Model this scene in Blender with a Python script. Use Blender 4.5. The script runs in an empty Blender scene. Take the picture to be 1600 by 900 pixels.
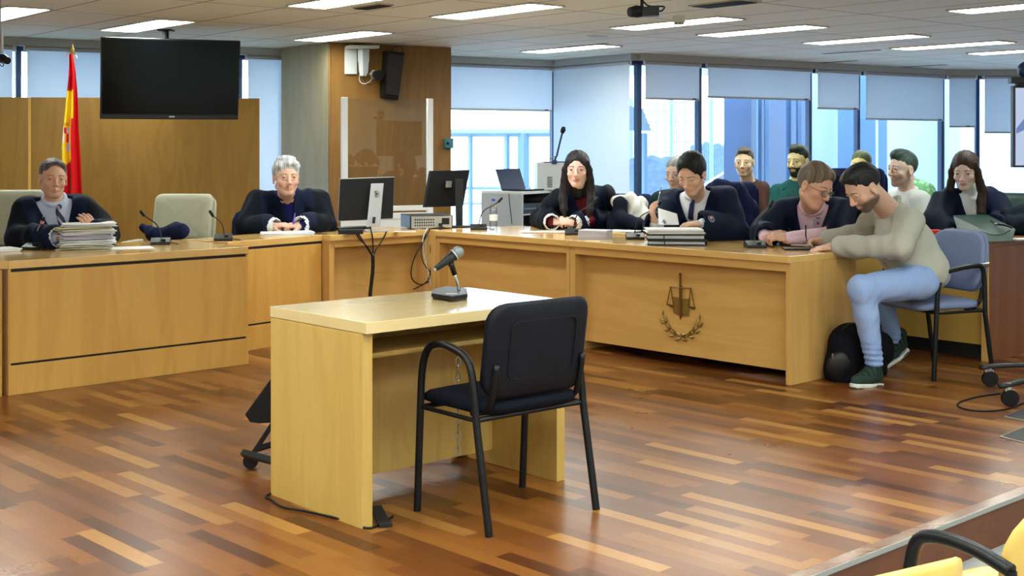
import bpy, bmesh, math, random
import numpy as np
from mathutils import Vector, Matrix
from mathutils.bvhtree import BVHTree
random.seed(7)
F, CX, CY, H = 2004.0, 800.0, 230.0, 1.383
CEIL = H + 1.0
C = bpy.context.scene.collection
sc = bpy.context.scene
PI = math.pi

def at(px, py, d):
    return Vector(((px - CX) * d / F, d, H - (py - CY) * d / F))
def on(px, py, z):
    d = F * (H - z) / (py - CY)
    return Vector(((px - CX) * d / F, d, z))
def nrm(v):
    v = Vector(v); return v.normalized() if v.length > 1e-9 else Vector((0, 0, 1))

# ---------------------------------------------------------------- materials
def newmat(name):
    m = bpy.data.materials.new(name); m.use_nodes = True
    nt = m.node_tree; b = nt.nodes['Principled BSDF']
    return m, nt, b
def mat(name, col, rough=.6, metal=0, noise=0, nscale=30, bump=0, sheen=0, coat=0, emit=None, estr=0, spec=.5):
    m, nt, b = newmat(name)
    b.inputs['Base Color'].default_value = (*col, 1)
    b.inputs['Roughness'].default_value = rough
    b.inputs['Metallic'].default_value = metal
    b.inputs['Specular IOR Level'].default_value = spec
    if sheen: b.inputs['Sheen Weight'].default_value = sheen
    if coat: b.inputs['Coat Weight'].default_value = coat; b.inputs['Coat Roughness'].default_value = .1
    if emit: b.inputs['Emission Color'].default_value = (*emit, 1); b.inputs['Emission Strength'].default_value = estr
    tc = nt.nodes.new('ShaderNodeTexCoord'); n = nt.nodes.new('ShaderNodeTexNoise')
    n.inputs['Scale'].default_value = nscale; n.inputs['Detail'].default_value = 3
    nt.links.new(tc.outputs['Object'], n.inputs['Vector'])
    if noise:
        mx = nt.nodes.new('ShaderNodeMix'); mx.data_type = 'RGBA'
        mx.inputs[6].default_value = (*[c * (1 - noise) for c in col], 1)
        mx.inputs[7].default_value = (*[min(1, c * (1 + noise)) for c in col], 1)
        nt.links.new(n.outputs['Fac'], mx.inputs[0]); nt.links.new(mx.outputs[2], b.inputs['Base Color'])
    if bump:
        bp = nt.nodes.new('ShaderNodeBump'); bp.inputs['Strength'].default_value = bump; bp.inputs['Distance'].default_value = .004
        nt.links.new(n.outputs['Fac'], bp.inputs['Height']); nt.links.new(bp.outputs['Normal'], b.inputs['Normal'])
    return m
def wood(name, c1, c2, axis='z', rough=.35, scale=9, coat=.15, spec=.5):
    m, nt, b = newmat(name)
    tc = nt.nodes.new('ShaderNodeTexCoord'); mp = nt.nodes.new('ShaderNodeMapping')
    s = {'x': (.12, 1, 1), 'y': (1, .12, 1), 'z': (1, 1, .12)}[axis]
    mp.inputs['Scale'].default_value = s
    nt.links.new(tc.outputs['Object'], mp.inputs['Vector'])
    n1 = nt.nodes.new('ShaderNodeTexNoise'); n1.inputs['Scale'].default_value = scale; n1.inputs['Detail'].default_value = 5; n1.inputs['Distortion'].default_value = .6
    n2 = nt.nodes.new('ShaderNodeTexNoise'); n2.inputs['Scale'].default_value = scale * 14; n2.inputs['Detail'].default_value = 2
    nt.links.new(mp.outputs[0], n1.inputs['Vector']); nt.links.new(mp.outputs[0], n2.inputs['Vector'])
    w = nt.nodes.new('ShaderNodeMath'); w.operation = 'MULTIPLY'; w.inputs[1].default_value = 26
    nt.links.new(n1.outputs['Fac'], w.inputs[0])
    sn = nt.nodes.new('ShaderNodeMath'); sn.operation = 'SINE'; nt.links.new(w.outputs[0], sn.inputs[0])
    ma = nt.nodes.new('ShaderNodeMath'); ma.operation = 'MULTIPLY_ADD'; ma.inputs[1].default_value = .22; ma.inputs[2].default_value = .3
    nt.links.new(sn.outputs[0], ma.inputs[0])
    ad = nt.nodes.new('ShaderNodeMath'); ad.operation = 'MULTIPLY_ADD'; ad.inputs[1].default_value = .45
    nt.links.new(n2.outputs['Fac'], ad.inputs[0]); nt.links.new(ma.outputs[0], ad.inputs[2])
    mx = nt.nodes.new('ShaderNodeMix'); mx.data_type = 'RGBA'
    mx.inputs[6].default_value = (*c1, 1); mx.inputs[7].default_value = (*c2, 1)
    nt.links.new(ad.outputs[0], mx.inputs[0]); nt.links.new(mx.outputs[2], b.inputs['Base Color'])
    b.inputs['Roughness'].default_value = rough; b.inputs['Coat Weight'].default_value = coat; b.inputs['Coat Roughness'].default_value = .12
    b.inputs['Specular IOR Level'].default_value = spec
    return m
def attrmat(name, rough=.6, sheen=0, bump=0, nscale=60, spec=.4, sss=0):
    m, nt, b = newmat(name)
    a = nt.nodes.new('ShaderNodeAttribute'); a.attribute_name = 'col'
    nt.links.new(a.outputs['Color'], b.inputs['Base Color'])
    b.inputs['Roughness'].default_value = rough; b.inputs['Sheen Weight'].default_value = sheen
    b.inputs['Specular IOR Level'].default_value = spec
    if bump:
        tc = nt.nodes.new('ShaderNodeTexCoord'); n = nt.nodes.new('ShaderNodeTexNoise'); n.inputs['Scale'].default_value = nscale
        nt.links.new(tc.outputs['Object'], n.inputs['Vector'])
        bp = nt.nodes.new('ShaderNodeBump'); bp.inputs['Strength'].default_value = bump; bp.inputs['Distance'].default_value = .003
        nt.links.new(n.outputs['Fac'], bp.inputs['Height']); nt.links.new(bp.outputs['Normal'], b.inputs['Normal'])
    return m
def thinglass(name, tint=(1, 1, 1), gloss=.08, rough=.0):
    m = bpy.data.materials.new(name); m.use_nodes = True; nt = m.node_tree
    for n in list(nt.nodes):
        if n.type != 'OUTPUT_MATERIAL': nt.nodes.remove(n)
    out = nt.nodes['Material Output']
    t = nt.nodes.new('ShaderNodeBsdfTransparent'); t.inputs[0].default_value = (*tint, 1)
    g = nt.nodes.new('ShaderNodeBsdfGlossy'); g.inputs['Roughness'].default_value = rough
    lw = nt.nodes.new('ShaderNodeLayerWeight'); lw.inputs[0].default_value = .2
    mu = nt.nodes.new('ShaderNodeMath'); mu.operation = 'MULTIPLY_ADD'; mu.inputs[1].default_value = .5; mu.inputs[2].default_value = gloss
    nt.links.new(lw.outputs['Fresnel'], mu.inputs[0])
    x = nt.nodes.new('ShaderNodeMixShader')
    nt.links.new(mu.outputs[0], x.inputs[0]); nt.links.new(t.outputs[0], x.inputs[1]); nt.links.new(g.outputs[0], x.inputs[2])
    nt.links.new(x.outputs[0], out.inputs[0])
    return m
def blindmat(name, col, trans):
    m = bpy.data.materials.new(name); m.use_nodes = True; nt = m.node_tree
    for n in list(nt.nodes):
        if n.type != 'OUTPUT_MATERIAL': nt.nodes.remove(n)
    out = nt.nodes['Material Output']
    d = nt.nodes.new('ShaderNodeBsdfDiffuse'); t = nt.nodes.new('ShaderNodeBsdfTranslucent')
    tc = nt.nodes.new('ShaderNodeTexCoord'); n = nt.nodes.new('ShaderNodeTexNoise'); n.inputs['Scale'].default_value = 90
    nt.links.new(tc.outputs['Object'], n.inputs['Vector'])
    mx = nt.nodes.new('ShaderNodeMix'); mx.data_type = 'RGBA'
    mx.inputs[6].default_value = (*[c * .94 for c in col], 1); mx.inputs[7].default_value = (*col, 1)
    nt.links.new(n.outputs['Fac'], mx.inputs[0])
    nt.links.new(mx.outputs[2], d.inputs[0]); nt.links.new(mx.outputs[2], t.inputs[0])
    x = nt.nodes.new('ShaderNodeMixShader'); x.inputs[0].default_value = trans
    nt.links.new(d.outputs[0], x.inputs[1]); nt.links.new(t.outputs[0], x.inputs[2]); nt.links.new(x.outputs[0], out.inputs[0])
    return m
def emitmat(name, col, s):
    m = bpy.data.materials.new(name); m.use_nodes = True; nt = m.node_tree
    for n in list(nt.nodes):
        if n.type != 'OUTPUT_MATERIAL': nt.nodes.remove(n)
    e = nt.nodes.new('ShaderNodeEmission'); e.inputs[0].default_value = (*col, 1); e.inputs[1].default_value = s
    nt.links.new(e.outputs[0], nt.nodes['Material Output'].inputs[0]); return m

def floor_mat():
    m, nt, b = newmat('parquet'); N = nt.nodes.new; L = nt.links.new
    tc = N('ShaderNodeTexCoord'); mp = N('ShaderNodeMapping'); mp.vector_type = 'POINT'
    mp.inputs['Rotation'].default_value = (0, 0, math.radians(46.5))
    L(tc.outputs['Object'], mp.inputs['Vector'])
    sp = N('ShaderNodeSeparateXYZ'); L(mp.outputs[0], sp.inputs[0])
    def M(op, a, bb=None, c=None):
        n = N('ShaderNodeMath'); n.operation = op
        for i, v in enumerate((a, bb, c)):
            if v is None: continue
            if isinstance(v, (int, float)): n.inputs[i].default_value = v
            else: L(v, n.inputs[i])
        return n.outputs[0]
    W, LEN = .07, .52
    row = M('FLOOR', M('DIVIDE', sp.outputs[1], W))
    wn = N('ShaderNodeTexWhiteNoise'); wn.noise_dimensions = '1D'; L(row, wn.inputs['W'])
    xo = M('ADD', M('DIVIDE', sp.outputs[0], LEN), M('MULTIPLY', wn.outputs['Value'], 7.3))
    colm = M('FLOOR', xo)
    cb = N('ShaderNodeCombineXYZ'); L(row, cb.inputs[0]); L(colm, cb.inputs[1])
    w2 = N('ShaderNodeTexWhiteNoise'); w2.noise_dimensions = '2D'; L(cb.outputs[0], w2.inputs['Vector'])
    cr = N('ShaderNodeValToRGB'); e = cr.color_ramp; e.interpolation = 'LINEAR'
    e.elements[0].position = 0; e.elements[0].color = (0.0629, 0.0170, 0.0050, 1)
    e.elements[1].position = 1; e.elements[1].color = (0.3478, 0.1632, 0.0384, 1)
    for p, c in ((.2, (0.1147, 0.0340, 0.0074, 1)), (.55, (0.1739, 0.0558, 0.0112, 1)), (.86, (0.2294, 0.0850, 0.0174, 1))):
        q = e.elements.new(p); q.color = c
    L(w2.outputs['Value'], cr.inputs[0])
    mp2 = N('ShaderNodeMapping'); mp2.inputs['Scale'].default_value = (.1, 1, 1); L(mp.outputs[0], mp2.inputs[0])
    ns = N('ShaderNodeTexNoise'); ns.inputs['Scale'].default_value = 90; ns.inputs['Detail'].default_value = 3; L(mp2.outputs[0], ns.inputs['Vector'])
    g = M('MULTIPLY_ADD', ns.outputs['Fac'], .5, .75)
    # joints
    fy = M('FRACT', M('DIVIDE', sp.outputs[1], W)); fx = M('FRACT', xo)
    j1 = M('GREATER_THAN', M('ABSOLUTE', M('SUBTRACT', fy, .5)), .487)
    j2 = M('GREATER_THAN', M('ABSOLUTE', M('SUBTRACT', fx, .5)), .4975)
    j = M('MULTIPLY_ADD', M('MAXIMUM', j1, j2), -.22, 1.0)
    gg = M('MULTIPLY', g, j)
    mx = N('ShaderNodeMix'); mx.data_type = 'RGBA'; mx.blend_type = 'MULTIPLY'; mx.inputs[0].default_value = 1
    cc = N('ShaderNodeCombineColor')
    for i in range(3): L(gg, cc.inputs[i])
    L(cr.outputs[0], mx.inputs[6]); L(cc.outputs[0], mx.inputs[7]); L(mx.outputs[2], b.inputs['Base Color'])
    n3 = N('ShaderNodeTexNoise'); n3.inputs['Scale'].default_value = 2.2; n3.inputs['Detail'].default_value = 6; L(tc.outputs['Object'], n3.inputs['Vector'])
    L(M('MULTIPLY_ADD', n3.outputs['Fac'], .22, .20), b.inputs['Roughness'])
    b.inputs['Specular IOR Level'].default_value = .27
    b.inputs['Coat Weight'].default_value = .08; b.inputs['Coat Roughness'].default_value = .2
    return m
def ceiling_mat():
    m, nt, b = newmat('ceiling_tiles'); N = nt.nodes.new; L = nt.links.new
    tc = N('ShaderNodeTexCoord'); mp = N('ShaderNodeMapping'); mp.inputs['Rotation'].default_value = (0, 0, -math.radians(39.5))
    L(tc.outputs['Object'], mp.inputs['Vector']); sp = N('ShaderNodeSeparateXYZ'); L(mp.outputs[0], sp.inputs[0])
    def M(op, a, bb=None, c=None):
        n = N('ShaderNodeMath'); n.operation = op
        for i, v in enumerate((a, bb, c)):
            if v is None: continue
            if isinstance(v, (int, float)): n.inputs[i].default_value = v
            else: L(v, n.inputs[i])
        return n.outputs[0]
    def line(o, pitch, off, w):
        f = M('FRACT', M('DIVIDE', M('ADD', o, off), pitch))
        return M('LESS_THAN', M('MULTIPLY', M('MINIMUM', f, M('SUBTRACT', 1.0, f)), pitch), w)
    l = M('MAXIMUM', line(sp.outputs[0], .6, .22, .0075), line(sp.outputs[1], 1.21, .30, .0075))
    n = N('ShaderNodeTexNoise'); n.inputs['Scale'].default_value = 3; L(tc.outputs['Object'], n.inputs['Vector'])
    mx0 = N('ShaderNodeMix'); mx0.data_type = 'RGBA'; mx0.inputs[6].default_value = (.76, .80, .68, 1); mx0.inputs[7].default_value = (.82, .86, .75, 1)
    L(n.outputs['Fac'], mx0.inputs[0])
    mx = N('ShaderNodeMix'); mx.data_type = 'RGBA'; L(mx0.outputs[2], mx.inputs[6]); mx.inputs[7].default_value = (.16, .16, .15, 1)
    L(l, mx.inputs[0]); L(mx.outputs[2], b.inputs['Base Color']); b.inputs['Roughness'].default_value = .8
    return m

M = {}
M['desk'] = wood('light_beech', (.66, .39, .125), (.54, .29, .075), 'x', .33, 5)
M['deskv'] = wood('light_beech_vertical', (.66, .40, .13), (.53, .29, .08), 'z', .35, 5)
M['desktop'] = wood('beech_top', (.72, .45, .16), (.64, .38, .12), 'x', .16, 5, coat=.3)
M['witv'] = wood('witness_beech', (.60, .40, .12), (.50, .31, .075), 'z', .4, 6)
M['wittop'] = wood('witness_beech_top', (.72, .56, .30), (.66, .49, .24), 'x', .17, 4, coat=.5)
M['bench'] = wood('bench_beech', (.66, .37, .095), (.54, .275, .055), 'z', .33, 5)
M['panel'] = wood('oak_wall_panel', (.30, .160, .022), (.23, .112, .013), 'z', .5, 7, coat=.0)
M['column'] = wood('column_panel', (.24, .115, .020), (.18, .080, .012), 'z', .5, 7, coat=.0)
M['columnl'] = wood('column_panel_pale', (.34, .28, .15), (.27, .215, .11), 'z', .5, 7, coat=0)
M['darkwood'] = wood('reddish_wood', (.26, .09, .032), (.18, .055, .02), 'z', .4, 6)
M['riser'] = wood('riser_wood', (.15, .045, .014), (.10, .028, .009), 'x', .4, 6, coat=.0, spec=.3)
M['nosing'] = wood('nosing_wood', (.22, .10, .045), (.15, .065, .03), 'x', .25, 9)
M['plywood'] = wood('yellow_plywood', (.78, .50, .13), (.70, .42, .09), 'z', .35, 4)
M['black'] = mat('black_gap', (.008, .007, .007), .7)
M['plastic'] = mat('black_plastic', (.0045, .0045, .006), .42, noise=.2, spec=.3)
M['plastic2'] = mat('dark_grey_plastic', (.011, .012, .014), .45, noise=.15, spec=.35)
M['tube'] = mat('black_tube', (.004, .0045, .006), .4, spec=.3, noise=.15)
M['chairblk'] = mat('black_fabric', (.003, .004, .010), .9, spec=.15, noise=.3, nscale=200, bump=.3)
M['chairshell'] = mat('black_shell', (.003, .0035, .008), .6, spec=.25, noise=.2)
M['chairblue'] = mat('blue_grey_fabric', (.17, .21, .36), .85, noise=.15, nscale=200, bump=.3)
M['navyfab'] = mat('navy_fabric', (.006, .011, .045), .9, spec=.15, noise=.25, nscale=150, bump=.3)
M['beige'] = mat('beige_upholstery', (.40, .40, .30), .75, noise=.08, nscale=20, bump=.15)
M['white'] = mat('white_paint', (.80, .81, .82), .5, noise=.03)
M['whiteplastic'] = mat('white_plastic', (.62, .64, .62), .4, noise=.03)
M['grey'] = mat('grey_metal', (.36, .37, .38), .45, .2, noise=.05)
M['lgrey'] = mat('light_grey_laminate', (.48, .50, .52), .5, noise=.05)
M['chrome'] = mat('chrome', (.7, .7, .7), .2, 1, noise=.03)
M['steel'] = mat('brushed_steel', (.45, .44, .42), .35, .8, noise=.05)
M['paper'] = mat('white_paper', (.82, .82, .84), .8, noise=.03)
M['paperpink'] = mat('pinkish_paper', (.82, .66, .66), .8, noise=.03)
M['paperyel'] = mat('yellowish_paper', (.72, .68, .42), .8, noise=.05)
M['teal'] = mat('teal_plastic', (.03, .17, .19), .4, noise=.1)
M['darkgreen'] = mat('green_leather', (.003, .032, .024), .45, noise=.2)
M['red'] = mat('red_card', (.65, .02, .02), .5, noise=.05)
M['brass'] = mat('aged_brass', (.30, .20, .055), .42, .7, noise=.25, nscale=60)
M['brassdk'] = mat('dark_bronze', (.17, .085, .025), .45, .6, noise=.25, nscale=60)
M['mull'] = mat('blue_grey_mullion', (.018, .05, .13), .4, noise=.1)
M['header'] = mat('grey_header', (.42, .46, .48), .6, noise=.03)
M['wallw'] = mat('painted_wall', (.72, .71, .66), .8, noise=.03, nscale=3)
M['glass'] = thinglass('window_glass', (.93, .97, 1.0), .03)
M['plexi'] = thinglass('clear_acrylic', (.93, .94, .93), .05)
M['blind'] = blindmat('roller_blind', (.82, .86, .90), .42)
M['lamp'] = emitmat('lamp_diffuser', (.93, 1.0, .92), 24.0)
M['floor'] = floor_mat(); M['ceil'] = ceiling_mat()
M['lower'] = mat('grey_vinyl', (.30, .31, .31), .5, noise=.1, nscale=12)

# ---------------------------------------------------------------- mesh builder
class MB:
    def __init__(s): s.v = []; s.f = []
    def add(s, vs, fs):
        o = len(s.v); s.v += [Vector(v) for v in vs]; s.f += [tuple(i + o for i in f) for f in fs]; return s
    def box(s, c, d, R=None):
        c = Vector(c); vs = []
        for z in (-1, 1):
            for x, y in ((-1, -1), (1, -1), (1, 1), (-1, 1)):
                p = Vector((x * d[0] / 2, y * d[1] / 2, z * d[2] / 2)); vs.append(c + (R @ p if R else p))
        return s.add(vs, [(3, 2, 1, 0), (4, 5, 6, 7), (0, 1, 5, 4), (1, 2, 6, 5), (2, 3, 7, 6), (3, 0, 4, 7)])
    def prism(s, poly, z0, z1):
        n = len(poly); vs = [Vector((p[0], p[1], z0)) for p in poly] + [Vector((p[0], p[1], z1)) for p in poly]
        a = sum(poly[i][0] * poly[(i + 1) % n][1] - poly[(i + 1) % n][0] * poly[i][1] for i in range(n))
        fs = [tuple(range(n))[::-1], tuple(range(n, 2 * n))] + [(i, (i + 1) % n, (i + 1) % n + n, i + n) for i in range(n)]
        if a < 0: fs = [f[::-1] for f in fs]
        return s.add(vs, fs)
    def slab(s, p, q, th, z0, z1):
        """vertical board whose front foot runs p->q; th to its left side"""
        p = Vector(p).to_2d(); q = Vector(q).to_2d(); u = (q - p).normalized(); n = Vector((-u.y, u.x)) * th
        return s.prism([p, q, q + n, p + n], z0, z1)
    def ext(s, pts, N, t):
        """planar polygon pts extruded by t along N"""
        n = len(pts); N = nrm(N) * t; vs = [Vector(p) for p in pts] + [Vector(p) + N for p in pts]
        return s.add(vs, [tuple(range(n))[::-1], tuple(range(n, 2 * n))] + [(i, (i + 1) % n, (i + 1) % n + n, i + n) for i in range(n)])
    def tube(s, pts, r, n=8, smooth=0, flat=1):
        pts = [Vector(p) for p in pts]
        for _ in range(smooth):
            q = [pts[0]]
            for a, b in zip(pts, pts[1:]): q += [a * .75 + b * .25, a * .25 + b * .75]
            pts = q + [pts[-1]]
        rs = r if isinstance(r, (list, tuple)) else [r] * len(pts)
        if len(rs) != len(pts): rs = [rs[0] + (rs[-1] - rs[0]) * i / (len(pts) - 1) for i in range(len(pts))]
        T = [nrm((pts[min(i + 1, len(pts) - 1)] - pts[max(i - 1, 0)])) for i in range(len(pts))]
        ref = Vector((0, 0, 1)) if abs(T[0].z) < .9 else Vector((1, 0, 0))
        X = nrm(T[0].cross(ref)); vs = []; fs = []
        for i, p in enumerate(pts):
            X = nrm(X - T[i] * X.dot(T[i])); Y = T[i].cross(X)
            for k in range(n):
                a = 2 * PI * k / n; vs.append(p + (X * math.cos(a) + Y * math.sin(a) * flat) * rs[i])
        for i in range(len(pts) - 1):
            for k in range(n): fs.append((i * n + k, i * n + (k + 1) % n, (i + 1) * n + (k + 1) % n, (i + 1) * n + k))
        fs.append(tuple(range(n))[::-1]); fs.append(tuple(range((len(pts) - 1) * n, len(pts) * n)))
        return s.add(vs, fs)
    def lathe(s, c, prof, n=20, R=None):
        c = Vector(c); vs = []; fs = []
        for r, z in prof:
            for k in range(n):
                a = 2 * PI * k / n; p = Vector((r * math.cos(a), r * math.sin(a), z)); vs.append(c + (R @ p if R else p))
        m = len(prof)
        for i in range(m - 1):
            for k in range(n): fs.append((i * n + k, i * n + (k + 1) % n, (i + 1) * n + (k + 1) % n, (i + 1) * n + k))
        fs.append(tuple(range(n))[::-1]); fs.append(tuple(range((m - 1) * n, m * n)))
        return s.add(vs, fs)
    def ball(s, c, r, n=12, R=None):
        rr = r if isinstance(r, (tuple, list)) else (r, r, r); c = Vector(c); vs = []; fs = []; m = n // 2
        for i in range(m + 1):
            t = PI * i / m
            for k in range(n):
                a = 2 * PI * k / n; p = Vector((rr[0] * math.sin(t) * math.cos(a), rr[1] * math.sin(t) * math.sin(a), rr[2] * math.cos(t)))
                vs.append(c + (R @ p if R else p))
        for i in range(m):
            for k in range(n): fs.append((i * n + k, (i + 1) * n + k, (i + 1) * n + (k + 1) % n, i * n + (k + 1) % n))
        return s.add(vs, fs)
    def grid(s, fn, nu, nv):
        vs = [fn(i / nu, j / nv) for j in range(nv + 1) for i in range(nu + 1)]
        return s.add(vs, [(j * (nu + 1) + i, j * (nu + 1) + i + 1, (j + 1) * (nu + 1) + i + 1, (j + 1) * (nu + 1) + i) for j in range(nv) for i in range(nu)])
    def tf(s, Mx): s.v = [Mx @ v for v in s.v]; return s

def link(name, me, m, parent=None):
    o = bpy.data.objects.new(name, me); C.objects.link(o)
    if m is not None:
        for mm in (m if isinstance(m, list) else [m]): me.materials.append(mm)
    if parent is not None: o.parent = parent
    return o
def winv(parent):
    """world -> local of the parent's chain (all parents only translate / turn about z)"""
    Mx = Matrix()
    p = parent
    chain = []
    while p is not None: chain.append(p); p = p.parent
    for q in reversed(chain): Mx = Mx @ Matrix.LocRotScale(q.location, q.rotation_euler, q.scale)
    return Mx.inverted()
def part(name, mb, m, parent=None, world=False, bevel=0, smooth=False, seg=2):
    vs = mb.v
    if world and parent is not None:
        I = winv(parent); vs = [I @ v for v in vs]
    me = bpy.data.meshes.new(name); me.from_pydata([tuple(v) for v in vs], [], mb.f); me.validate()
    bm = bmesh.new(); bm.from_mesh(me); bmesh.ops.remove_doubles(bm, verts=bm.verts, dist=1e-6); bmesh.ops.recalc_face_normals(bm, faces=bm.faces)
    bm.to_mesh(me); bm.free()
    o = link(name, me, m, parent)
    if smooth:
        me.shade_smooth()
        if smooth == 'auto':
            md = o.modifiers.new('edge', 'EDGE_SPLIT'); md.split_angle = math.radians(40)
    if bevel:
        b = o.modifiers.new('bevel', 'BEVEL'); b.width = bevel; b.segments = seg; b.limit_method = 'ANGLE'; b.angle_limit = math.radians(35)
        me.shade_smooth(); w = o.modifiers.new('wn', 'WEIGHTED_NORMAL'); w.keep_sharp = True
    return o
def tag(o, label, cat, group=None, kind=None):
    o['label'] = label; o['category'] = cat
    if group: o['group'] = group
    if kind: o['kind'] = kind
    return o
def thing(name, label, cat, loc=(0, 0, 0), rotz=0, group=None):
    o = bpy.data.objects.new(name, None); o.empty_display_size = .1; C.objects.link(o)
    o.location = loc; o.rotation_euler = (0, 0, rotz); return tag(o, label, cat, group)
def struct(name, mb, m, **k):
    o = part(name, mb, m, **k); 
    if o.parent is None: o['kind'] = 'structure'
    return o
def dup(root, loc, rotz, label, group=None):
    r = root.copy(); C.objects.link(r); r.location = loc; r.rotation_euler = (0, 0, rotz); r['label'] = label
    if group: r['group'] = group
    for ch in list(root.children):
        c = ch.copy(); C.objects.link(c); c.parent = r
        for g in ch.children:
            d = g.copy(); C.objects.link(d); d.parent = c
    return r
# ================================================================ camera, world
cam = bpy.data.cameras.new('camera'); co = bpy.data.objects.new('camera', cam); C.objects.link(co)
co.location = (0, 0, H); co.rotation_euler = (PI / 2, 0, 0)
cam.sensor_width = 36; cam.lens = F / 1600 * 36; cam.shift_y = -(450 - CY) / 1600; cam.clip_end = 300
sc.camera = co
w = bpy.data.worlds.new('sky'); sc.world = w; w.use_nodes = True
w.node_tree.nodes['Background'].inputs[0].default_value = (.56, .78, 1, 1); w.node_tree.nodes['Background'].inputs[1].default_value = 7.2
sc.view_settings.view_transform = 'Standard'; sc.view_settings.look = 'None'; sc.view_settings.exposure = 0.55; sc.view_settings.gamma = 1
sc.view_settings.use_curve_mapping = False

# ================================================================ the room
A43 = math.radians(43.0)
U = Vector((math.cos(A43), math.sin(A43), 0)); V = Vector((-math.sin(A43), math.cos(A43), 0))
W1, W2, W3 = Vector((.487, 14.88, 0)), Vector((1.34, 13.7, 0)), Vector((5.56, 16.56, 0))
uL = (Vector((.487, 14.88, 0)) - Vector((-4.65, 11.65, 0))).normalized()
W0 = W1 - uL * 9.6
W4 = Vector((9.5, 16.75, 0))
e0 = on(1265, 900, 0); e1 = on(1600, 770, 0); eu = (e1 - e0).normalized()
EA = e0 - eu * 9; EB = e0 + eu * 14
# platform floor: everything beyond the step edge
plat = [EA, EB, Vector((9.8, 16.9, 0)), W3 + Vector((0, .15, 0)), W2 + Vector((-.05, .15, 0)), W1 + Vector((0, .2, 0)), W0 + Vector((-.1, .2, 0)), Vector((-7.8, 2, 0))]
EAx = EA
struct('floor', MB().prism([(p.x, p.y) for p in plat], -.02, 0), M['floor'])
en = Vector((eu.y, -eu.x, 0))
struct('floor_lower', MB().prism([(-9, -4), (12, -4), (12, 10), (-9, 10)], -.30, -.17), M['lower'])
r_ = MB(); r_.prism([EA, EB, EB - en * .03, EA - en * .03], -.17, -.021)
struct('trim_1', r_, M['riser'])['label'] = 'dark red wooden riser of the platform step'
r_ = MB(); r_.prism([EA + en * .012, EB + en * .012, EB - en * .045, EA - en * .045], .0005, .004)
struct('trim_2', r_, M['nosing'], bevel=.001)
al = MB(); al.prism([EA + en * .016, EB + en * .016, EB + en * .010, EA + en * .010], -.012, .005)
struct('trim_3', al, M['steel'])
struct('ceiling', MB().prism([(-9.6, -4), (12, -4), (12, 18), (-9.6, 18)], CEIL, CEIL + .05), M['ceil'])
struct('wall_left', MB().slab((-7.9, -4), (-7.9, 11), .15, -.3, CEIL), M['wallw'])
struct('wall_right', MB().slab((9.8, 17), (9.8, -4), .15, -.3, CEIL), M['wallw'])
struct('wall_back', MB().slab((12, -3.9), (-9, -3.9), .15, -.3, CEIL), M['wallw'])

# window walls: per run a low sill, a header, mullions, glass panes
wn = [0]
def xon(px, p, q):
    """parameter along p->q where the plan line crosses the sight line through column px"""
    k = (px - CX) / F; d = q - p
    t = (k * p.y - p.x) / (d.x - k * d.y); return p + d * t
def window(p, q, frame=.024, blind=None, rim=True):
    wn[0] += 1; n = wn[0]
    u = (q - p).normalized(); nn = Vector((-u.y, u.x, 0))
    if p.x > q.x: nn = -nn
    out = MB()
    ft = .05
    L_ = (q - p).length
    def bx(a, b, z0, z1, th=.06, off=0):
        out.prism([p + u * a + nn * off, p + u * b + nn * off, p + u * b + nn * (off + th), p + u * a + nn * (off + th)], z0, z1)
    bx(0, frame, .08, CEIL - .08); bx(L_ - frame, L_, .08, CEIL - .08); bx(0, L_, .08, .13); bx(0, L_, CEIL - .12, CEIL - .075)
    o = struct('window_%d' % n, out, M['mull'])
    g = MB(); g.prism([p + nn * .03, q + nn * .03, q + nn * .036, p + nn * .036], .12, CEIL - .1)
    part('pane', g, M['glass'], o)
    if blind:
        zb = blind
        m = MB(); i = -nn * .055
        p = p + u * .035; q = q - u * .035
        m.prism([p + u * .03 + i, q - u * .03 + i, q - u * .03 + i - nn * .003, p + u * .03 + i - nn * .003], zb, CEIL - .09)
        t = thing('roller_blind', BL.pop(0), 'blind', p + i)
        part('fabric', m, M['blind'], t, world=True)
        b = MB().tube([p + u * .03 + i + Vector((0, 0, zb)), q - u * .03 + i + Vector((0, 0, zb))], .012)
        part('bottom_bar', b, M['header'], t, world=True)
        r = MB().tube([p + u * .02 + i + Vector((0, 0, CEIL - .095)), q - u * .02 + i + Vector((0, 0, CEIL - .095))], .02, 10)
        part('roller', r, M['header'], t, world=True)
        for e in (p + u * .012, q - u * .012): part('bracket', MB().box(e + i + Vector((0, 0, CEIL - .10)), (.02, .05, .06)), M['whiteplastic'], t, world=True)
        pull = MB().box(q - u * .12 + i - nn * .014 + Vector((0, 0, zb + .006)), (.05, .01, .012))
        part('pull_tab', pull, M['plastic'], t, world=True)
def zat(px, py, p, q): d = xon(px, p, q).y; return H - (py - CY) * d / F
BL = ['pale blue lowered roller blind at the far left, cut off by the frame',
      'pale blue lowered roller blind behind the flag and the wall television',
      'narrow pale blue roller blind strip between oak panel and column',
      'pale roller blind half down beside the wooden column, over the glazed gallery',
      'full length pale blue roller blind behind the dark haired woman in robe',
      'short roller blind above the mesh fence, leftmost of the grey ones',
      'wide short roller blind above the man in the brown shirt',
      'narrow grey roller blind above the bearded man, second narrow one',
      'wide grey roller blind above the bent man in the grey sweater',
      'small grey roller blind in the corner above the brown haired woman',
      'grey roller blind hanging lowest, beside the screen at the right edge']
lp = [W0, xon(29, W0, W1), xon(375, W0, W1), xon(640, W0, W1), W1]
window(lp[0], lp[1], blind=.9); window(lp[1], lp[2], blind=.9); window(lp[2], lp[3], blind=.25)
window(xon(640, W0, W1), W1, blind=zat(790, 172, W0, W1))
window(W1, W2, blind=.35)
cols = [None, 1094, 1266.5, 1342, 1474]
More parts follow.
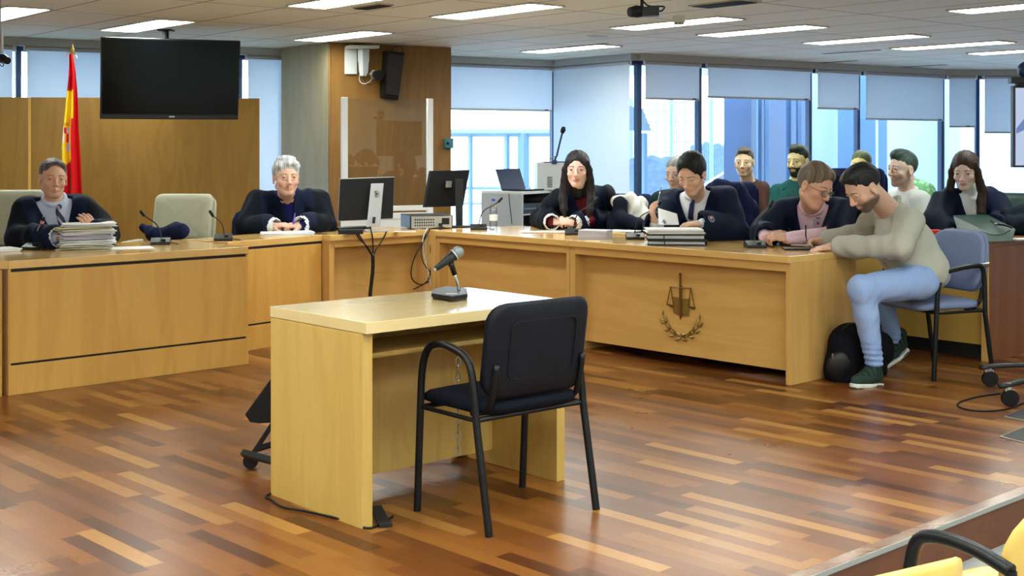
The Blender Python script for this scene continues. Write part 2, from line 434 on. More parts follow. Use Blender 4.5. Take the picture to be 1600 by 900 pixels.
pp = [W2] + [xon(c, W2, W3) for c in cols[1:4]] + [W3]
for a, b, py in zip(pp, pp[1:], (155, 154, 170, 187)):
    mid = (a + b) / 2; px = CX + F * mid.x / mid.y
    window(a, b, blind=zat(px, py, W2, W3))
c1 = xon(1528, W3, W4)
window(W3, c1, blind=zat(1502, 198, W3, W4)); window(c1, W4, blind=zat(1560, 207, W3, W4))
def band(nm, z0, z1, off, th, m, pts):
    for k, (a, b) in enumerate(zip(pts, pts[1:])):
        u = (b - a).normalized(); nn = Vector((-u.y, u.x, 0))
        struct('%s_%s' % (nm, nm2[k]), MB().prism([a + nn * off, b + nn * off, b + nn * (off + th), a + nn * (off + th)], z0, z1), m)
nm2 = ['gallery', 'alcove', 'fence', 'corner']
for k, (a, b) in enumerate(zip([W0, W1, W2, W3], [W1, W2, W3, W4])):
    u = (b - a).normalized(); nn = Vector((-u.y, u.x, 0))
    if k == 1: pass
    struct('trim_%d' % (10 + k), MB().prism([a - nn * .09, b - nn * .09, b + nn * .1, a + nn * .1], CEIL - .075, CEIL - .001), M['header'])
    struct('baseboard_%s' % nm2[k], MB().prism([a - nn * .02, b - nn * .02, b + nn * .1, a + nn * .1], -.3, .08), M['lgrey'])

# oak panel screen wall behind the bench
pa, pb = at(-60, 152, 11.08), at(405, 154, 11.4); zt = 1.817
t = thing('wood_screen_wall', 'tall oak veneer screen wall behind the judges bench', 'panelling', (pa.x, pa.y, 0))
ps = at(46, 152, 11.16)
du = (pb - pa).to_2d().normalized()
def to2(p): return Vector((p.x, p.y))
part('panel', MB().slab(to2(pa), to2(ps) - du * .012, .05, 0, zt), M['panel'], t, world=True, bevel=.002)
part('panel', MB().slab(to2(ps) + du * .012, to2(pb), .05, 0, zt), M['panel'], t, world=True, bevel=.002)
part('joint_strip', MB().slab(to2(ps) - du * .014, to2(ps) + du * .014, .03, 0, zt - .004).tf(Matrix.Translation((0, .012, 0))), M['plywood'], t, world=True)

# column
cA, cB = Vector((-1.735, 12.2)), Vector((-.61, 12.85)); cD = Vector((-2.32, 12.93)); cC = cB + (cD - cA)
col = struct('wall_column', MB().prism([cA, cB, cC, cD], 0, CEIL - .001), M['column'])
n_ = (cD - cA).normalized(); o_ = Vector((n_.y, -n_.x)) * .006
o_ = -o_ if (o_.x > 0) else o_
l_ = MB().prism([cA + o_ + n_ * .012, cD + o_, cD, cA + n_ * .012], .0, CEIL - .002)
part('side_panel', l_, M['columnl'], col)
b_ = MB().tube([Vector((cA.x, cA.y, 0)), Vector((cA.x, cA.y, CEIL - .002))], .012); part('corner_bead', b_, M['column'], col)

# ================================================================ outside
def outbox(name, c, d, rz, m, label, cat):
    o = part(name, MB().box((0, 0, d[2] / 2), d), m); o.location = c; o.rotation_euler = (0, 0, rz); tag(o, label, cat); return o
M['snow'] = mat('pale_paving', (.72, .76, .82), .8, noise=.06, nscale=2)
M['bluewall'] = mat('blue_render_wall', (.06, .12, .24), .7, noise=.1, nscale=1.5)
M['bluedk'] = mat('deep_blue_cladding', (.004, .028, .09), .35, noise=.25, nscale=3)
M['palewall'] = mat('pale_render_wall', (.46, .52, .60), .8, noise=.04, nscale=3)
M['outsteel'] = mat('pale_blue_steel', (.20, .29, .46), .5, noise=.05)
M['wire'] = mat('galvanised_wire', (.10, .15, .26), .5, noise=.05)
M['rock'] = mat('stony_ground', (.16, .20, .27), .9, noise=.5, nscale=9, bump=.6)
struct('ground', MB().box((5, 40, -.6), (110, 62, .5)).add([], []), M['snow'])
# glazed gallery beyond the left windows
g = thing('glazed_gallery', 'white steel gallery frame outside beside the wooden column', 'gallery', Vector((-.4, 18.5, -.35)))
def beam(name, a, b, wd, parent, m='outsteel'):
    return part(name, MB().tube([a, b], wd, 4), M[m], parent, world=True)
for px, wd in ((735, .035), (792, .04), (818, .085), (690, .03)):
    beam('post', at(px, 208, 18.5), Vector((at(px, 0, 18.5).x, 18.5, -.35)), wd, g)
beam('top_beam', at(640, 208, 18.5), at(868, 208, 18.5), .055, g)
beam('rail', at(640, 294, 18.5), at(830, 294, 18.5), .02, g)
beam('rail', at(640, 318, 18.5), at(830, 318, 18.5), .012, g)
for px in (680, 742, 806, 862): beam('rafter', at(px, 206, 18.5), at(px - 12, 176, 21), .02, g)
g = thing('gallery_canopy', 'pale canopy edge outside just right of the tall dark corner mullion', 'canopy', Vector((2.0, 18.0, -.35)))
part('canopy_panel', MB().ext([at(1004, 170, 17.5), at(1018, 204, 17.5), at(960, 204, 17.5), at(960, 160, 17.5)], (0, 1, 0), .6), M['palewall'], g, world=True)
beam('post', at(1006, 208, 17.8), Vector((at(1006, 0, 17.8).x, 17.8, -.35)), .05, g)
# mesh fence
fz = thing('mesh_fence', 'tall welded mesh fence outside on the stony bank', 'fence', Vector((3.6, 24, -.35)))
fm = MB(); fa, fb = at(985, 158, 23), at(1172, 158, 24)
for k in range(60):
    p = fa.lerp(fb, k / 59); fm.tube([Vector((p.x, p.y, -.2)), p], .009, 3)
for z in np.linspace(.2, fa.z, 12): fm.tube([Vector((fa.x, fa.y, z)), Vector((fb.x, fb.y, z))], .006, 3)
part('mesh_panel', fm, M['wire'], fz, world=True)
for k in range(4):
    p = fa.lerp(fb, k / 3.0); part('post', MB().tube([Vector((p.x, p.y, -.35)), p + Vector((0, 0, .05))], .035, 8), M['outsteel'], fz, world=True)
for (px0, px1, y0, dd, lab) in ((985, 1095, 246, 21, 'stony bank outside behind the man with the blue tie'), (1080, 1150, 226, 25, 'grey stony slope outside behind the mesh fence')):
    def fn(i, j, px0=px0, px1=px1, y0=y0, dd=dd):
        p = at(px0 + (px1 - px0) * i, y0, dd); rr = .07 * math.sin(i * 17) * math.cos(j * 9 + i * 5)
        return Vector((p.x, p.y + (j - .8) * 2.5 * -1, -.4 + (p.z + .4) * min(1, j * 1.3) + rr * j))
    tag(part('stone_bank', MB().grid(fn, 22, 12), M['rock'], smooth=True), lab, 'bank')
# sloping white parapet
a_, b_ = at(1098, 292, 19), at(1185, 238, 20.5)
par = MB().ext([a_, b_, Vector((b_.x, b_.y, -.35)), Vector((a_.x, a_.y, -.35))], (0, 1, 0), .3)
tag(part('stair_parapet', par, M['palewall']), 'white sloping stair parapet outside behind the man in brown shirt', 'parapet')
def tower(px0, px1, d0, d1, z1, m, lab, nm='facade_wall'):
    a, b = at(px0, 230, d0), at(px1, 230, d1)
    tag(part(nm, MB().slab(to2(a), to2(b), .5, -.35, z1), M[m]), lab, 'wall')
tower(1155, 1174, 19, 19, 4.5, 'palewall', 'white narrow building pier outside beside the blue cladding')
tower(1174, 1266, 18.6, 19.6, 4.5, 'bluedk', 'deep blue clad building corner outside behind the bearded man')
tower(1262, 1352, 21, 21.4, 4.5, 'palewall', 'pale outside wall behind the woman with ponytail')
tower(1338, 1386, 20.2, 20.4, 4.5, 'bluewall', 'mid blue outside wall strip right of the ponytail')
tower(1386, 1500, 22, 22.2, 4.5, 'palewall', 'pale outside wall behind the man in profile')
tower(1500, 1760, 21.2, 21.6, 4.5, 'palewall', 'pale outside wall behind the screen at the right edge')
for px, m in ((1186, 'bluewall'), (1197, 'outsteel'), (1232, 'bluewall'), (1248, 'outsteel')):
    p = at(px, 230, 18.3); tag(part('facade_fin', MB().box((p.x, p.y, 2), (.05, .12, 4.7)), M[m]), 'thin vertical fin on the deep blue cladding outside', 'facade fin', 'facade fins')
p = at(1370, 230, 20); tag(part('downpipe', MB().tube([(p.x, p.y, -.35), (p.x, p.y, 4)], .02), M['palewall']), 'thin white downpipe on the mid blue outside wall', 'pipe')

# ================================================================ ceiling lights
cu = math.radians(39.5); CU = Vector((math.cos(cu), math.sin(cu), 0)); CV = Vector((math.sin(cu), -math.cos(cu), 0))
LB = ['ceiling light strip cut off at the top left corner', 'ceiling light strip above the wall television', 'ceiling light strip cut off by the top edge, left of centre',
      'long ceiling light strip near the top centre', 'ceiling light strip just in front of the wooden column', 'ceiling light strip above the corner with the roller blinds',
      'ceiling light strip with dark louvre beside the smoke detector', 'ceiling light strip right of the smoke detector', 'ceiling light strip, middle one of the right hand row',
      'ceiling light strip above the brown haired woman', 'ceiling light strip at the right edge, lower one', 'ceiling light strip in the top right corner']
def clight(c, label, group='recessed ceiling lights', n=[0]):
    t = thing('ceiling_light', label, 'light', (c.x, c.y, CEIL), cu, group)
    fr = MB()
    for s_ in (-1, 1): fr.box((s_ * .155, 0, -.006), (.014, 1.19, .012)); fr.box((0, s_ * .588, -.006), (.324, .014, .012))
    part('frame', fr, M['whiteplastic'], t)
    part('diffuser', MB().box((0, 0, -.004), (.296, 1.162, .004)), M['lamp'], t)
    lv = MB()
    for k in range(13): lv.box((0, -.54 + k * .09, -.010), (.294, .003, .008))
    lv.box((0, 0, -.010), (.004, 1.16, .008))
    part('louvre', lv, M['chrome'], t)
    return t
def up(px, py): return on(px, py, CEIL)
def cen(a, b): return (a + b) / 2
def strip(n0, e1_):
    """centre from the far-left end (near corner, n0) of a strip: n0 = pixel of its left-lower corner"""
    p = up(*n0); return p + CU * .15 + CV * .58
pos = [up(0, 22) + CV * .05, strip((157, 45.5), 0), strip((450, 7), 0), strip((674, 24.5), 0), strip((460, 61), 0), strip((815, 79.5), 0),
       strip((955, 42), 0), strip((1090, 53), 0), strip((1255, 65.7), 0), strip((1392, 74.5), 0), strip((1512, 82.3), 0), strip((1482, 15), 0)]
for p, l in zip(pos, LB): clight(p, l)
for i in range(-3, 4):
    for j in range(-1, 4):
        p = Vector((.2, 2.4, CEIL)) + CU * (1.8 * i) + CV * (2.1 * j - 1)
        if p.y < 6.6 and -7.4 < p.x < 9 and p.y > -3.4 and not (p.y > 5.3 and abs(p.x) < .42 * p.y):
            clight(p, 'ceiling light strip of the audience side, outside the picture', 'ceiling lights behind the camera')
# vents, ring
def vent(px, py, l, w_, lab):
    p = up(px, py); t = thing('ceiling_vent', lab, 'vent', (p.x, p.y, CEIL), cu)
    part('frame', MB().box((0, 0, -.004), (w_, l, .008)), M['beige'], t)
    s_ = MB()
    for k in range(7): s_.box((-w_ / 2 + w_ * (k + .7) / 7.6, 0, -.010), (.006, l * .9, .008))
    part('slat', s_, M['plastic2'], t)
vent(1132, 5, .5, .2, 'beige slatted ceiling vent at the top edge'); vent(583, 9.5, .35, .12, 'small dark ceiling vent left of the long light strip')
p = up(935, 56); t = thing('ceiling_speaker', 'round flush ceiling speaker ring above the blinds corner', 'ceiling speaker', (p.x, p.y, CEIL))
part('ring', MB().lathe((0, 0, -.008), [(.11, .008), (.11, 0), (.095, 0), (.095, .008)], 28), M['white'], t)
part('grille', MB().lathe((0, 0, -.005), [(.094, .004), (.094, 0)], 28), M['grey'], t)
p = up(1061, 25); t = thing('smoke_detector', 'round white smoke detector on the ceiling beside the hanging camera', 'smoke detector', (p.x, p.y, CEIL))
part('base', MB().lathe((0, 0, -.03), [(.05, .03), (.052, .0)], 24), M['whiteplastic'], t, smooth='auto')
part('sensor_head', MB().lathe((0, 0, -.065), [(.052, .035), (.05, .02), (.036, .012), (.034, 0), (.02, -.003)], 24), M['whiteplastic'], t, smooth='auto')
s_ = MB()
for k in range(8): a = k * PI / 4; s_.box((.036 * math.cos(a), .036 * math.sin(a), -.058), (.01, .01, .008))
part('slots', s_, M['plastic'], t)
for px, py in ((910, 71), (1330, 81), (1440, 103), (1300, 97)):
    p = up(px, py); t = part('tile_gap', MB().box((0, 0, -.002), (.05, .7, .004)), M['plastic2']); t.location = (p.x, p.y, CEIL); t.rotation_euler = (0, 0, cu)
    tag(t, 'thin dark ventilation slot between the far ceiling tiles', 'vent slot', 'ceiling slots near the windows')
# ================================================================ desks
def desk_local(name, label, p, q, depth, h, ends=(.035, .035), setback=.09, gap=.065, slab=.042, apron=.05, over=.012, m='desk', mv='deskv', mt='desktop', pd=None):
    """desk with its front foot line p->q seen from the room; built in its own frame, x along the front"""
    p = Vector((p.x, p.y, 0)); q = Vector((q.x, q.y, 0)); u = q - p; L_ = u.length; ang = math.atan2(u.y, u.x)
    t = thing(name, label, 'desk', p, ang)
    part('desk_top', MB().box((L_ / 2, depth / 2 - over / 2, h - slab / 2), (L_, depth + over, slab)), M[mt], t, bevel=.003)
    z1 = h - slab
    for k, (x0, w_) in enumerate(((0, ends[0]), (L_ - ends[1], ends[1]))):
        part('end_panel', MB().box((x0 + w_ / 2, (pd or depth) / 2, z1 / 2), (w_, (pd or depth) - .01, z1)), M[mv], t, bevel=.002)
    x0, x1 = ends[0], L_ - ends[1]
    part('apron', MB().box(((x0 + x1) / 2, .014, z1 - apron / 2), (x1 - x0 - .001, .02, apron)), M[m], t, bevel=.001)
    if gap > .03: part('kick_or_light_stop', MB().box(((x0 + x1) / 2, depth * .62, .16), (x1 - x0 - .001, .02, .32)), M['black'], t)  # unseen black board, added to stop window light coming under the desk
    part('modesty_panel', MB().box(((x0 + x1) / 2, setback + .01, (z1 + gap) / 2), (x1 - x0 - .001, .02, z1 - gap)), M[m], t)
    return t
RC = Vector((1.614, 7.438, 0)); RA = Vector((-.686, .728, 0)); RN = Vector((.728, .686, 0))
R1 = RC + RA * 1.784; R2 = RC + RA * 3.2
rd = desk_local('counsel_desk', 'beech counsel desk with the brass scales emblem on its front', R1, RC, .84, .75, ends=(.05, .035), pd=.71)
rl = desk_local('counsel_desk', 'beech counsel desk without emblem, below the dark haired woman in robe', R2, R1 - (RC - R1).normalized() * .004, .86, .75, ends=(.04, .03), pd=.71)
# corner computer desk
S3a = Vector((-1.311, 9.22, 0)); S3b = Vector((-.655, 9.83, 0))
cd = desk_local('computer_desk', 'beech corner desk with hanging cables below the two computer monitors', S3a, S3b, .75, .75, ends=(.045, .015), setback=.10, gap=.02)
fl = part('corner_post', MB().prism([(S3b.x, S3b.y), (R2.x, R2.y), (R2.x + .5, R2.y + .45), (S3b.x - .1, S3b.y + .66)], 0, .749), M['deskv'], cd, world=True)
# judges bench, two sections with black grooves
def bench(label, poly, h, name='judges_bench', vgroove=None):
    """poly: front-left, front-right, back-right, back-left"""
    P = [Vector((a[0], a[1], 0)) for a in poly]
    t = thing(name, label, 'bench', P[0], 0)
    u = (P[1] - P[0]).normalized(); n = Vector((-u.y, u.x, 0)); L_ = (P[1] - P[0]).length
    def pr(ins, z0, z1): 
        c = sum(P, Vector()) / 4
        return MB().prism([a + (c - a).normalized() * ins for a in P], z0, z1)
    def fr(a, b, o0, o1, z0, z1): return MB().prism([P[0] + u * a + n * o0, P[0] + u * b + n * o0, P[0] + u * b + n * o1, P[0] + u * a + n * o1], z0, z1)
    part('carcass', pr(.02, .0, h - .046), M['black'], t, world=True)
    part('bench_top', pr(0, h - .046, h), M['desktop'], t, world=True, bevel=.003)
    xe = L_ if not vgroove else L_ - vgroove
    part('front_panel', fr(.004, xe - .004, 0, .018, .178, h - .064), M['bench'], t, world=True, bevel=.0015)
    part('plinth', fr(.0, L_, 0, .018, .0, .165), M['bench'], t, world=True, bevel=.0015)
    for i, j in ((1, 2), (2, 3), (3, 0)):
        d = (P[j] - P[i]).normalized(); m_ = Vector((-d.y, d.x, 0))
        part('side_panel', MB().prism([P[i] + d * .006, P[j] - d * .006, P[j] - d * .006 + m_ * .015, P[i] + d * .006 + m_ * .015], .0, h - .0465), M['bench'], t, world=True)
    if vgroove: part('corner_stile', fr(xe + .012, L_, 0, .018, .178, h - .064), M['bench'], t, world=True)
    return t
b0 = Vector((-2.80, 7.133)); b1 = Vector((-1.68, 8.18)); bn = Vector((-.686, .728)) * .85; bu = (b1 - b0).normalized()
b0n = b0 - bu * .0
bench('near section of the beech judges bench below the grey haired man with the file stack', [b0n, b1, b1 + bn, b0n + bn], .75)
bl0 = b0n - bu * .035
tl = thing('bench_end_desk', 'beech bench return cut off at the left edge beside the judges bench', 'desk', (bl0.x, bl0.y, 0))
be = bl0 - Vector((1.2, -.25)); part('desk_body', MB().prism([bl0, bl0 + bn, be + bn, be], 0, .703), M['bench'], tl, world=True, bevel=.003)
part('desk_top', MB().prism([bl0 + bu * .033, bl0 + bn + bu * .033, be + bn, be], .7035, .749), M['desktop'], tl, world=True, bevel=.003)
s2a = Vector((-1.90, 8.57)); s2b = Vector((-1.325, 9.35)); s2u = (s2b - s2a).normalized(); s2n = Vector((-s2u.y, s2u.x))
bench('far section of the beech bench below the white haired clerk, with vertical black groove', [s2a, s2b, s2b + s2n * .45 + Vector((-.0, .05)), b1 + bn + Vector((.012, .012))], .75, vgroove=.085)

# rear defence desk on the right
Q0 = Vector((3.07, 8.27, 0)); QV = Vector((-.655, .755, 0)); QN = Vector((.755, .655, 0))
qd = thing('rear_counsel_desk', 'reddish wooden desk with yellow front behind the armchair at the right', 'desk', Q0)
Q1 = Q0 + QV * 2.2; dp = 1.15
part('desk_top', MB().prism([Q0, Q0 + QN * dp, Q1 + QN * dp, Q1], .735, .77), M['darkwood'], qd, world=True, bevel=.003)
part('end_panel', MB().prism([Q0 + QV * .001, Q0 + QN * dp, Q0 + QN * dp + QV * .04, Q0 + QV * .04], 0, .734), M['darkwood'], qd, world=True)
part('edge_post', MB().prism([Q0 - QV * .002 - QN * .004, Q0 - QN * .004 + QV * .045, Q0 + QV * .045 + QN * .01, Q0 - QV * .002 + QN * .01], 0, .734), M['deskv'], qd, world=True)
part('front_panel', MB().prism([Q0 + QV * .046 + QN * .08, Q1 + QN * .08, Q1 + QN * .10, Q0 + QV * .046 + QN * .10], .09, .734), M['plywood'], qd, world=True)
part('kick_or_light_stop', MB().prism([Q0 + QV * .046 + QN * .1, Q1 + QN * .1, Q1 + QN * .12, Q0 + QV * .046 + QN * .12], .0, .089), M['black'], qd, world=True)
part('end_panel', MB().prism([Q1, Q1 + QN * dp, Q1 + QN * dp - QV * .04, Q1 - QV * .04], 0, .734), M['darkwood'], qd, world=True)

# witness desk
wa = math.radians(42.2); wc = Vector((-.524, 4.619, 0)); wl, wd_ = 1.029, .653
wt = thing('witness_desk', 'small yellowish beech witness desk standing alone in the foreground', 'desk', wc, wa)
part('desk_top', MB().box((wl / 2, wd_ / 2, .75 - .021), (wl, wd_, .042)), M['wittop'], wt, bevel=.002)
part('side_panel', MB().box((.024, wd_ / 2 + .012, .353), (.046, wd_ - .03, .706)), M['witv'], wt, bevel=.002)
part('side_panel', MB().box((wl - .024, wd_ / 2 + .012, .353), (.046, wd_ - .03, .706)), M['witv'], wt, bevel=.002)
part('modesty_panel', MB().box((wl / 2, .44, .385), (wl - .096, .02, .64)), M['witv'], wt)
part('shelf', MB().box((wl / 2, .29, .60), (wl - .096, .30, .022)), M['witv'], wt, bevel=.006)

# emblem on the counsel desk
I = rd.matrix_basis.inverted() if False else None
def EL(px, py):
    """point on the emblem desk's recessed panel, in world"""
    n = Vector((-RN.x, -RN.y, 0)); p0 = RC + RN * .09
    k = Vector(((px - CX) / F, 1, -(py - CY) / F)); o = Vector((0, 0, H))
    tt = (p0 - o).dot(n) / k.dot(n); return o + k * tt
em = thing('justice_emblem', 'bronze emblem with sword, scales, law tablets and laurel on desk front', 'emblem', EL(1065, 500))
out = -RN
def ez(pts, th, off=0): return MB().ext([p + out * off for p in pts], out, th)
def bar(a, b, w_, off=.006):
    return MB().tube([EL(*a) + out * off, EL(*b) + out * off], w_, 6)
part('law_tablets', ez([EL(*p) for p in ((1051, 463), (1063, 465), (1066, 467), (1079, 466), (1077, 494), (1065, 494), (1053, 489))], .006, .001), M['brass'], em, world=True, bevel=.001)
sw = MB(); sw.ext([EL(*p) + out * .008 for p in ((1063, 446), (1067, 446), (1066.5, 494), (1065, 499), (1063.6, 494))], out, .006)
sw.tube([EL(1064.5, 427) + out * .011, EL(1064.7, 446) + out * .011], .0065, 8); sw.ball(EL(1064.5, 428) + out * .011, .009, 8)
part('sword', sw, M['brassdk'], em, world=True)
sb_ = MB(); sb_.tube([EL(1048, 448) + out * .008, EL(1064, 449.5) + out * .012, EL(1081, 450) + out * .008], .0035, 6)
part('scale_beam', sb_, M['brassdk'], em, world=True)
for (t_, l_, r_, yy) in (((1049, 448), (1043.5, 474), (1053.5, 477), 477), ((1080, 450), (1077, 478), (1086.5, 480), 480)):
    m_ = MB(); m_.tube([EL(*t_) + out * .008, EL(*l_) + out * .008], .003, 5); m_.tube([EL(*t_) + out * .008, EL(*r_) + out * .008], .003, 5)
    m_.ext([EL(l_[0] - 1, l_[1]) + out * .002, EL(r_[0] + 1, r_[1]) + out * .002, EL(r_[0] - 1, r_[1] + 3.6) + out * .002, EL(l_[0] + 2, l_[1] + 3) + out * .002], out, .012)
    part('scale_pan', m_, M['brassdk'], em, world=True)
for sgn in (-1, 1):
    m_ = MB(); path = []
    for k in range(9):
        a = math.radians(1 + k * 10.3); px = 1066 + sgn * 29 * math.sin(a * .98) ; py = 527 - 34 * (1 - math.cos(a)) * 1.05 + (px - 1066) * .1
        path.append((px, py))
    m_.tube([EL(*p) + out * .006 for p in path], .0025, 5)
    for k, (px, py) in enumerate(path[:-1]):
        if k % 2: continue
        nx, ny = path[k + 1]; dx, dy = nx - px, ny - py; l = math.hypot(dx, dy) + 1e-6; dx /= l; dy /= l
        for sd in (-1, 1):
            tx, ty = px + dx * 8 + sd * -dy * 6, py + dy * 8 + sd * dx * 6
            mx_, my_ = px + dx * 3 + sd * -dy * 3.6, py + dy * 3 + sd * dx * 3.6
            c = EL(mx_, my_) + out * .008; tip = EL(tx + dx * 2, ty + dy * 2) + out * .012; b = EL(px, py) + out * .005
            m_.tube([b, c, tip], [.003, .0105, .001], 6)
    px, py = path[-1]; m_.tube([EL(px, py) + out * .006, EL(px, py - 5) + out * .01, EL(px, py - 9) + out * .01], [.004, .0065, .001], 6)
    part('laurel_branch', m_, M['brass'], em, world=True)

# ================================================================ chairs
def rrect(w_, h_, r, n=6, top=None):
    """rounded rectangle outline, centred"""
    pts = []
    for cx_, cy_, a0 in ((w_ / 2 - r, h_ / 2 - r, 0), (-w_ / 2 + r, h_ / 2 - r, 90), (-w_ / 2 + r, -h_ / 2 + r, 180), (w_ / 2 - r, -h_ / 2 + r, 270)):
        for k in range(n + 1):
            a = math.radians(a0 + 90 * k / n); pts.append((cx_ + r * math.cos(a), cy_ + r * math.sin(a)))
    return pts
def pad(outline, th, fn, dome=.3):
    """cushion: outline in (x, y) extruded by th with domed faces; fn maps (x, y, t) -> Vector"""
    mb = MB(); n = len(outline); rings = []
    prof = [(0.0, .0), (.0, .5), (.55, .0)]
    vs = []; sc_ = [(.0, .5), (.7, .5), (.93, .42), (1, .22), (1, -.22), (.93, -.42), (.7, -.5), (.0, -.5)]
    for s_, t_ in sc_[1:-1]:
        for x, y in outline: vs.append(fn(x * s_, y * s_, t_ * th))
    m_ = 6; fs = []
    for i in range(m_ - 1):
        for k in range(n): fs.append((i * n + k, (i + 1) * n + k, (i + 1) * n + (k + 1) % n, i * n + (k + 1) % n))
    vs += [fn(0, 0, .5 * th * (1 + dome)), fn(0, 0, -.5 * th * (1 + dome * 0))]
    for k in range(n): fs.append((len(vs) - 2, k, (k + 1) % n)); fs.append((len(vs) - 1, (m_ - 1) * n + (k + 1) % n, (m_ - 1) * n + k))
    return mb.add(vs, fs)
def iso_chair(name, label, loc, rot, W_=.54, D_=.40, fabric='chairblk', shell='chairshell', btop=.80, hx=.5, group=None, armpad=False, bw=None, seatz=.455, bh=.34, brad=.07):
    t = thing(name, label, 'chair', loc, rot, group)
    x = W_ / 2; bw = bw or W_ - .06
    for s_ in (-1, 1):
        pts = [(s_ * x, D_ / 2 + .02, 0), (s_ * x, D_ / 2, .38), (s_ * x, D_ / 2 - .01, .56), (s_ * x, D_ / 2 - .05, .635), (s_ * x, D_ / 2 - .13, .655),
               (s_ * x, -D_ / 2 + .10, .645), (s_ * x, -D_ / 2 + .02, .625), (s_ * x, -D_ / 2 - .015, .57), (s_ * x, -D_ / 2 - .04, .38), (s_ * x, -D_ / 2 - .11, 0)]
        if armpad: pts[5:9] = [(s_ * x, -D_ / 2 + .06, .67), (s_ * x, -D_ / 2 - .03, .672), (s_ * x, -D_ / 2 - .045, .60), (s_ * x, -D_ / 2 - .05, .38)]
        a = pts[:2]; b = pts[1:9]; c = pts[8:]
        part('leg', MB().tube(a, .0145, 10), M['tube'], t, smooth='auto')
        part('armrest', MB().tube(b, .0145, 10, smooth=2), M['tube'], t, smooth='auto')
        part('leg', MB().tube(c, .0145, 10), M['tube'], t, smooth='auto')
        if armpad: part('arm_cap', MB().tube([(s_ * x, -D_ / 2 - .02, .675), (s_ * x, -D_ / 2 - .075, .677)], .013, 10), M['chrome'], t, smooth='auto')
    f = MB(); zz = seatz - .055
    f.tube([(-x, D_ / 2 - .01, zz), (x, D_ / 2 - .01, zz)], .011, 8); f.tube([(-x, -D_ / 2 - .03, zz), (x, -D_ / 2 - .03, zz)], .011, 8)
    f.tube([(-x, D_ / 2, zz), (-x, -D_ / 2 - .03, zz)], .009, 8); f.tube([(x, D_ / 2, zz), (x, -D_ / 2 - .03, zz)], .009, 8)
    part('seat_frame', f, M['tube'], t)
    for s_ in (-1, 1):
        part('back_support', MB().tube([(s_ * x * .8, -D_ / 2 + .05, zz + .005), (s_ * x * .8, -D_ / 2 - .05, zz + .03), (s_ * x * .8, -D_ / 2 - .075, zz + .12), (s_ * x * .8, -D_ / 2 - .09, zz + .2)], .012, 8, smooth=1), M['tube'], t, smooth=True)
    sw_ = W_ - .05
    part('seat', pad(rrect(sw_, .44, .09), .055, lambda X, Y, T: Vector((X, Y + .0, seatz - .02 + T - (.02 if Y > .15 else 0) * (Y - .15) * 10))), M[fabric], t, smooth=True)
    zc = btop - bh / 2
    def bf(off):
        def fn(X, Y, T):
            z = zc + Y * 1.0; tilt = -.075 - .16 * (z - .5) * .9
            return Vector((X, -D_ / 2 + tilt + .02 + T + off + .03 * (abs(X) / (bw / 2)) ** 2, z))
        return fn
    part('backrest', pad(rrect(bw, bh, brad), .05, bf(0), .1), M[fabric], t, smooth=True)
    sh = part('back_shell', pad(rrect(bw + .012, bh + .012, brad), .03, bf(-.022), .05), M[shell], t, smooth=True)
    g = MB(); o_ = rrect(bw * .68, bh * .62, .03, 3); fn = bf(-.0385)
    g.tube([fn(X, Y, 0) for X, Y in o_] + [fn(*o_[0], 0)], .0025, 5)
    part('shell_rim', g, M[shell], sh)
    return t
# witness chair
fl_, fr_, rl_, rr_ = Vector((-.366, 4.887, 0)), Vector((.021, 5.248, 0)), Vector((-.122, 4.603, 0)), Vector((.272, 4.948, 0))
cc_ = (fl_ + fr_ + rl_ + rr_) / 4
iso_chair('visitor_armchair', 'black armchair with tubular legs in front of the witness desk', cc_, math.atan2(.76, -.65) - PI / 2, W_=.53, D_=.30, btop=.815, bw=.47, bh=.34, brad=.07)
# blue armchair under the sweater man
fdir = Vector((-.93, -.36, 0)); bc = Vector((2.56, 7.89, 0))
iso_chair('visitor_armchair', 'blue grey armchair that the man in the grey sweater sits on', bc, math.atan2(fdir.y, fdir.x) - PI / 2, W_=.53, D_=.31, fabric='chairblue', shell='chairblue', btop=.865, armpad=True, bw=.50, bh=.36, brad=.13)

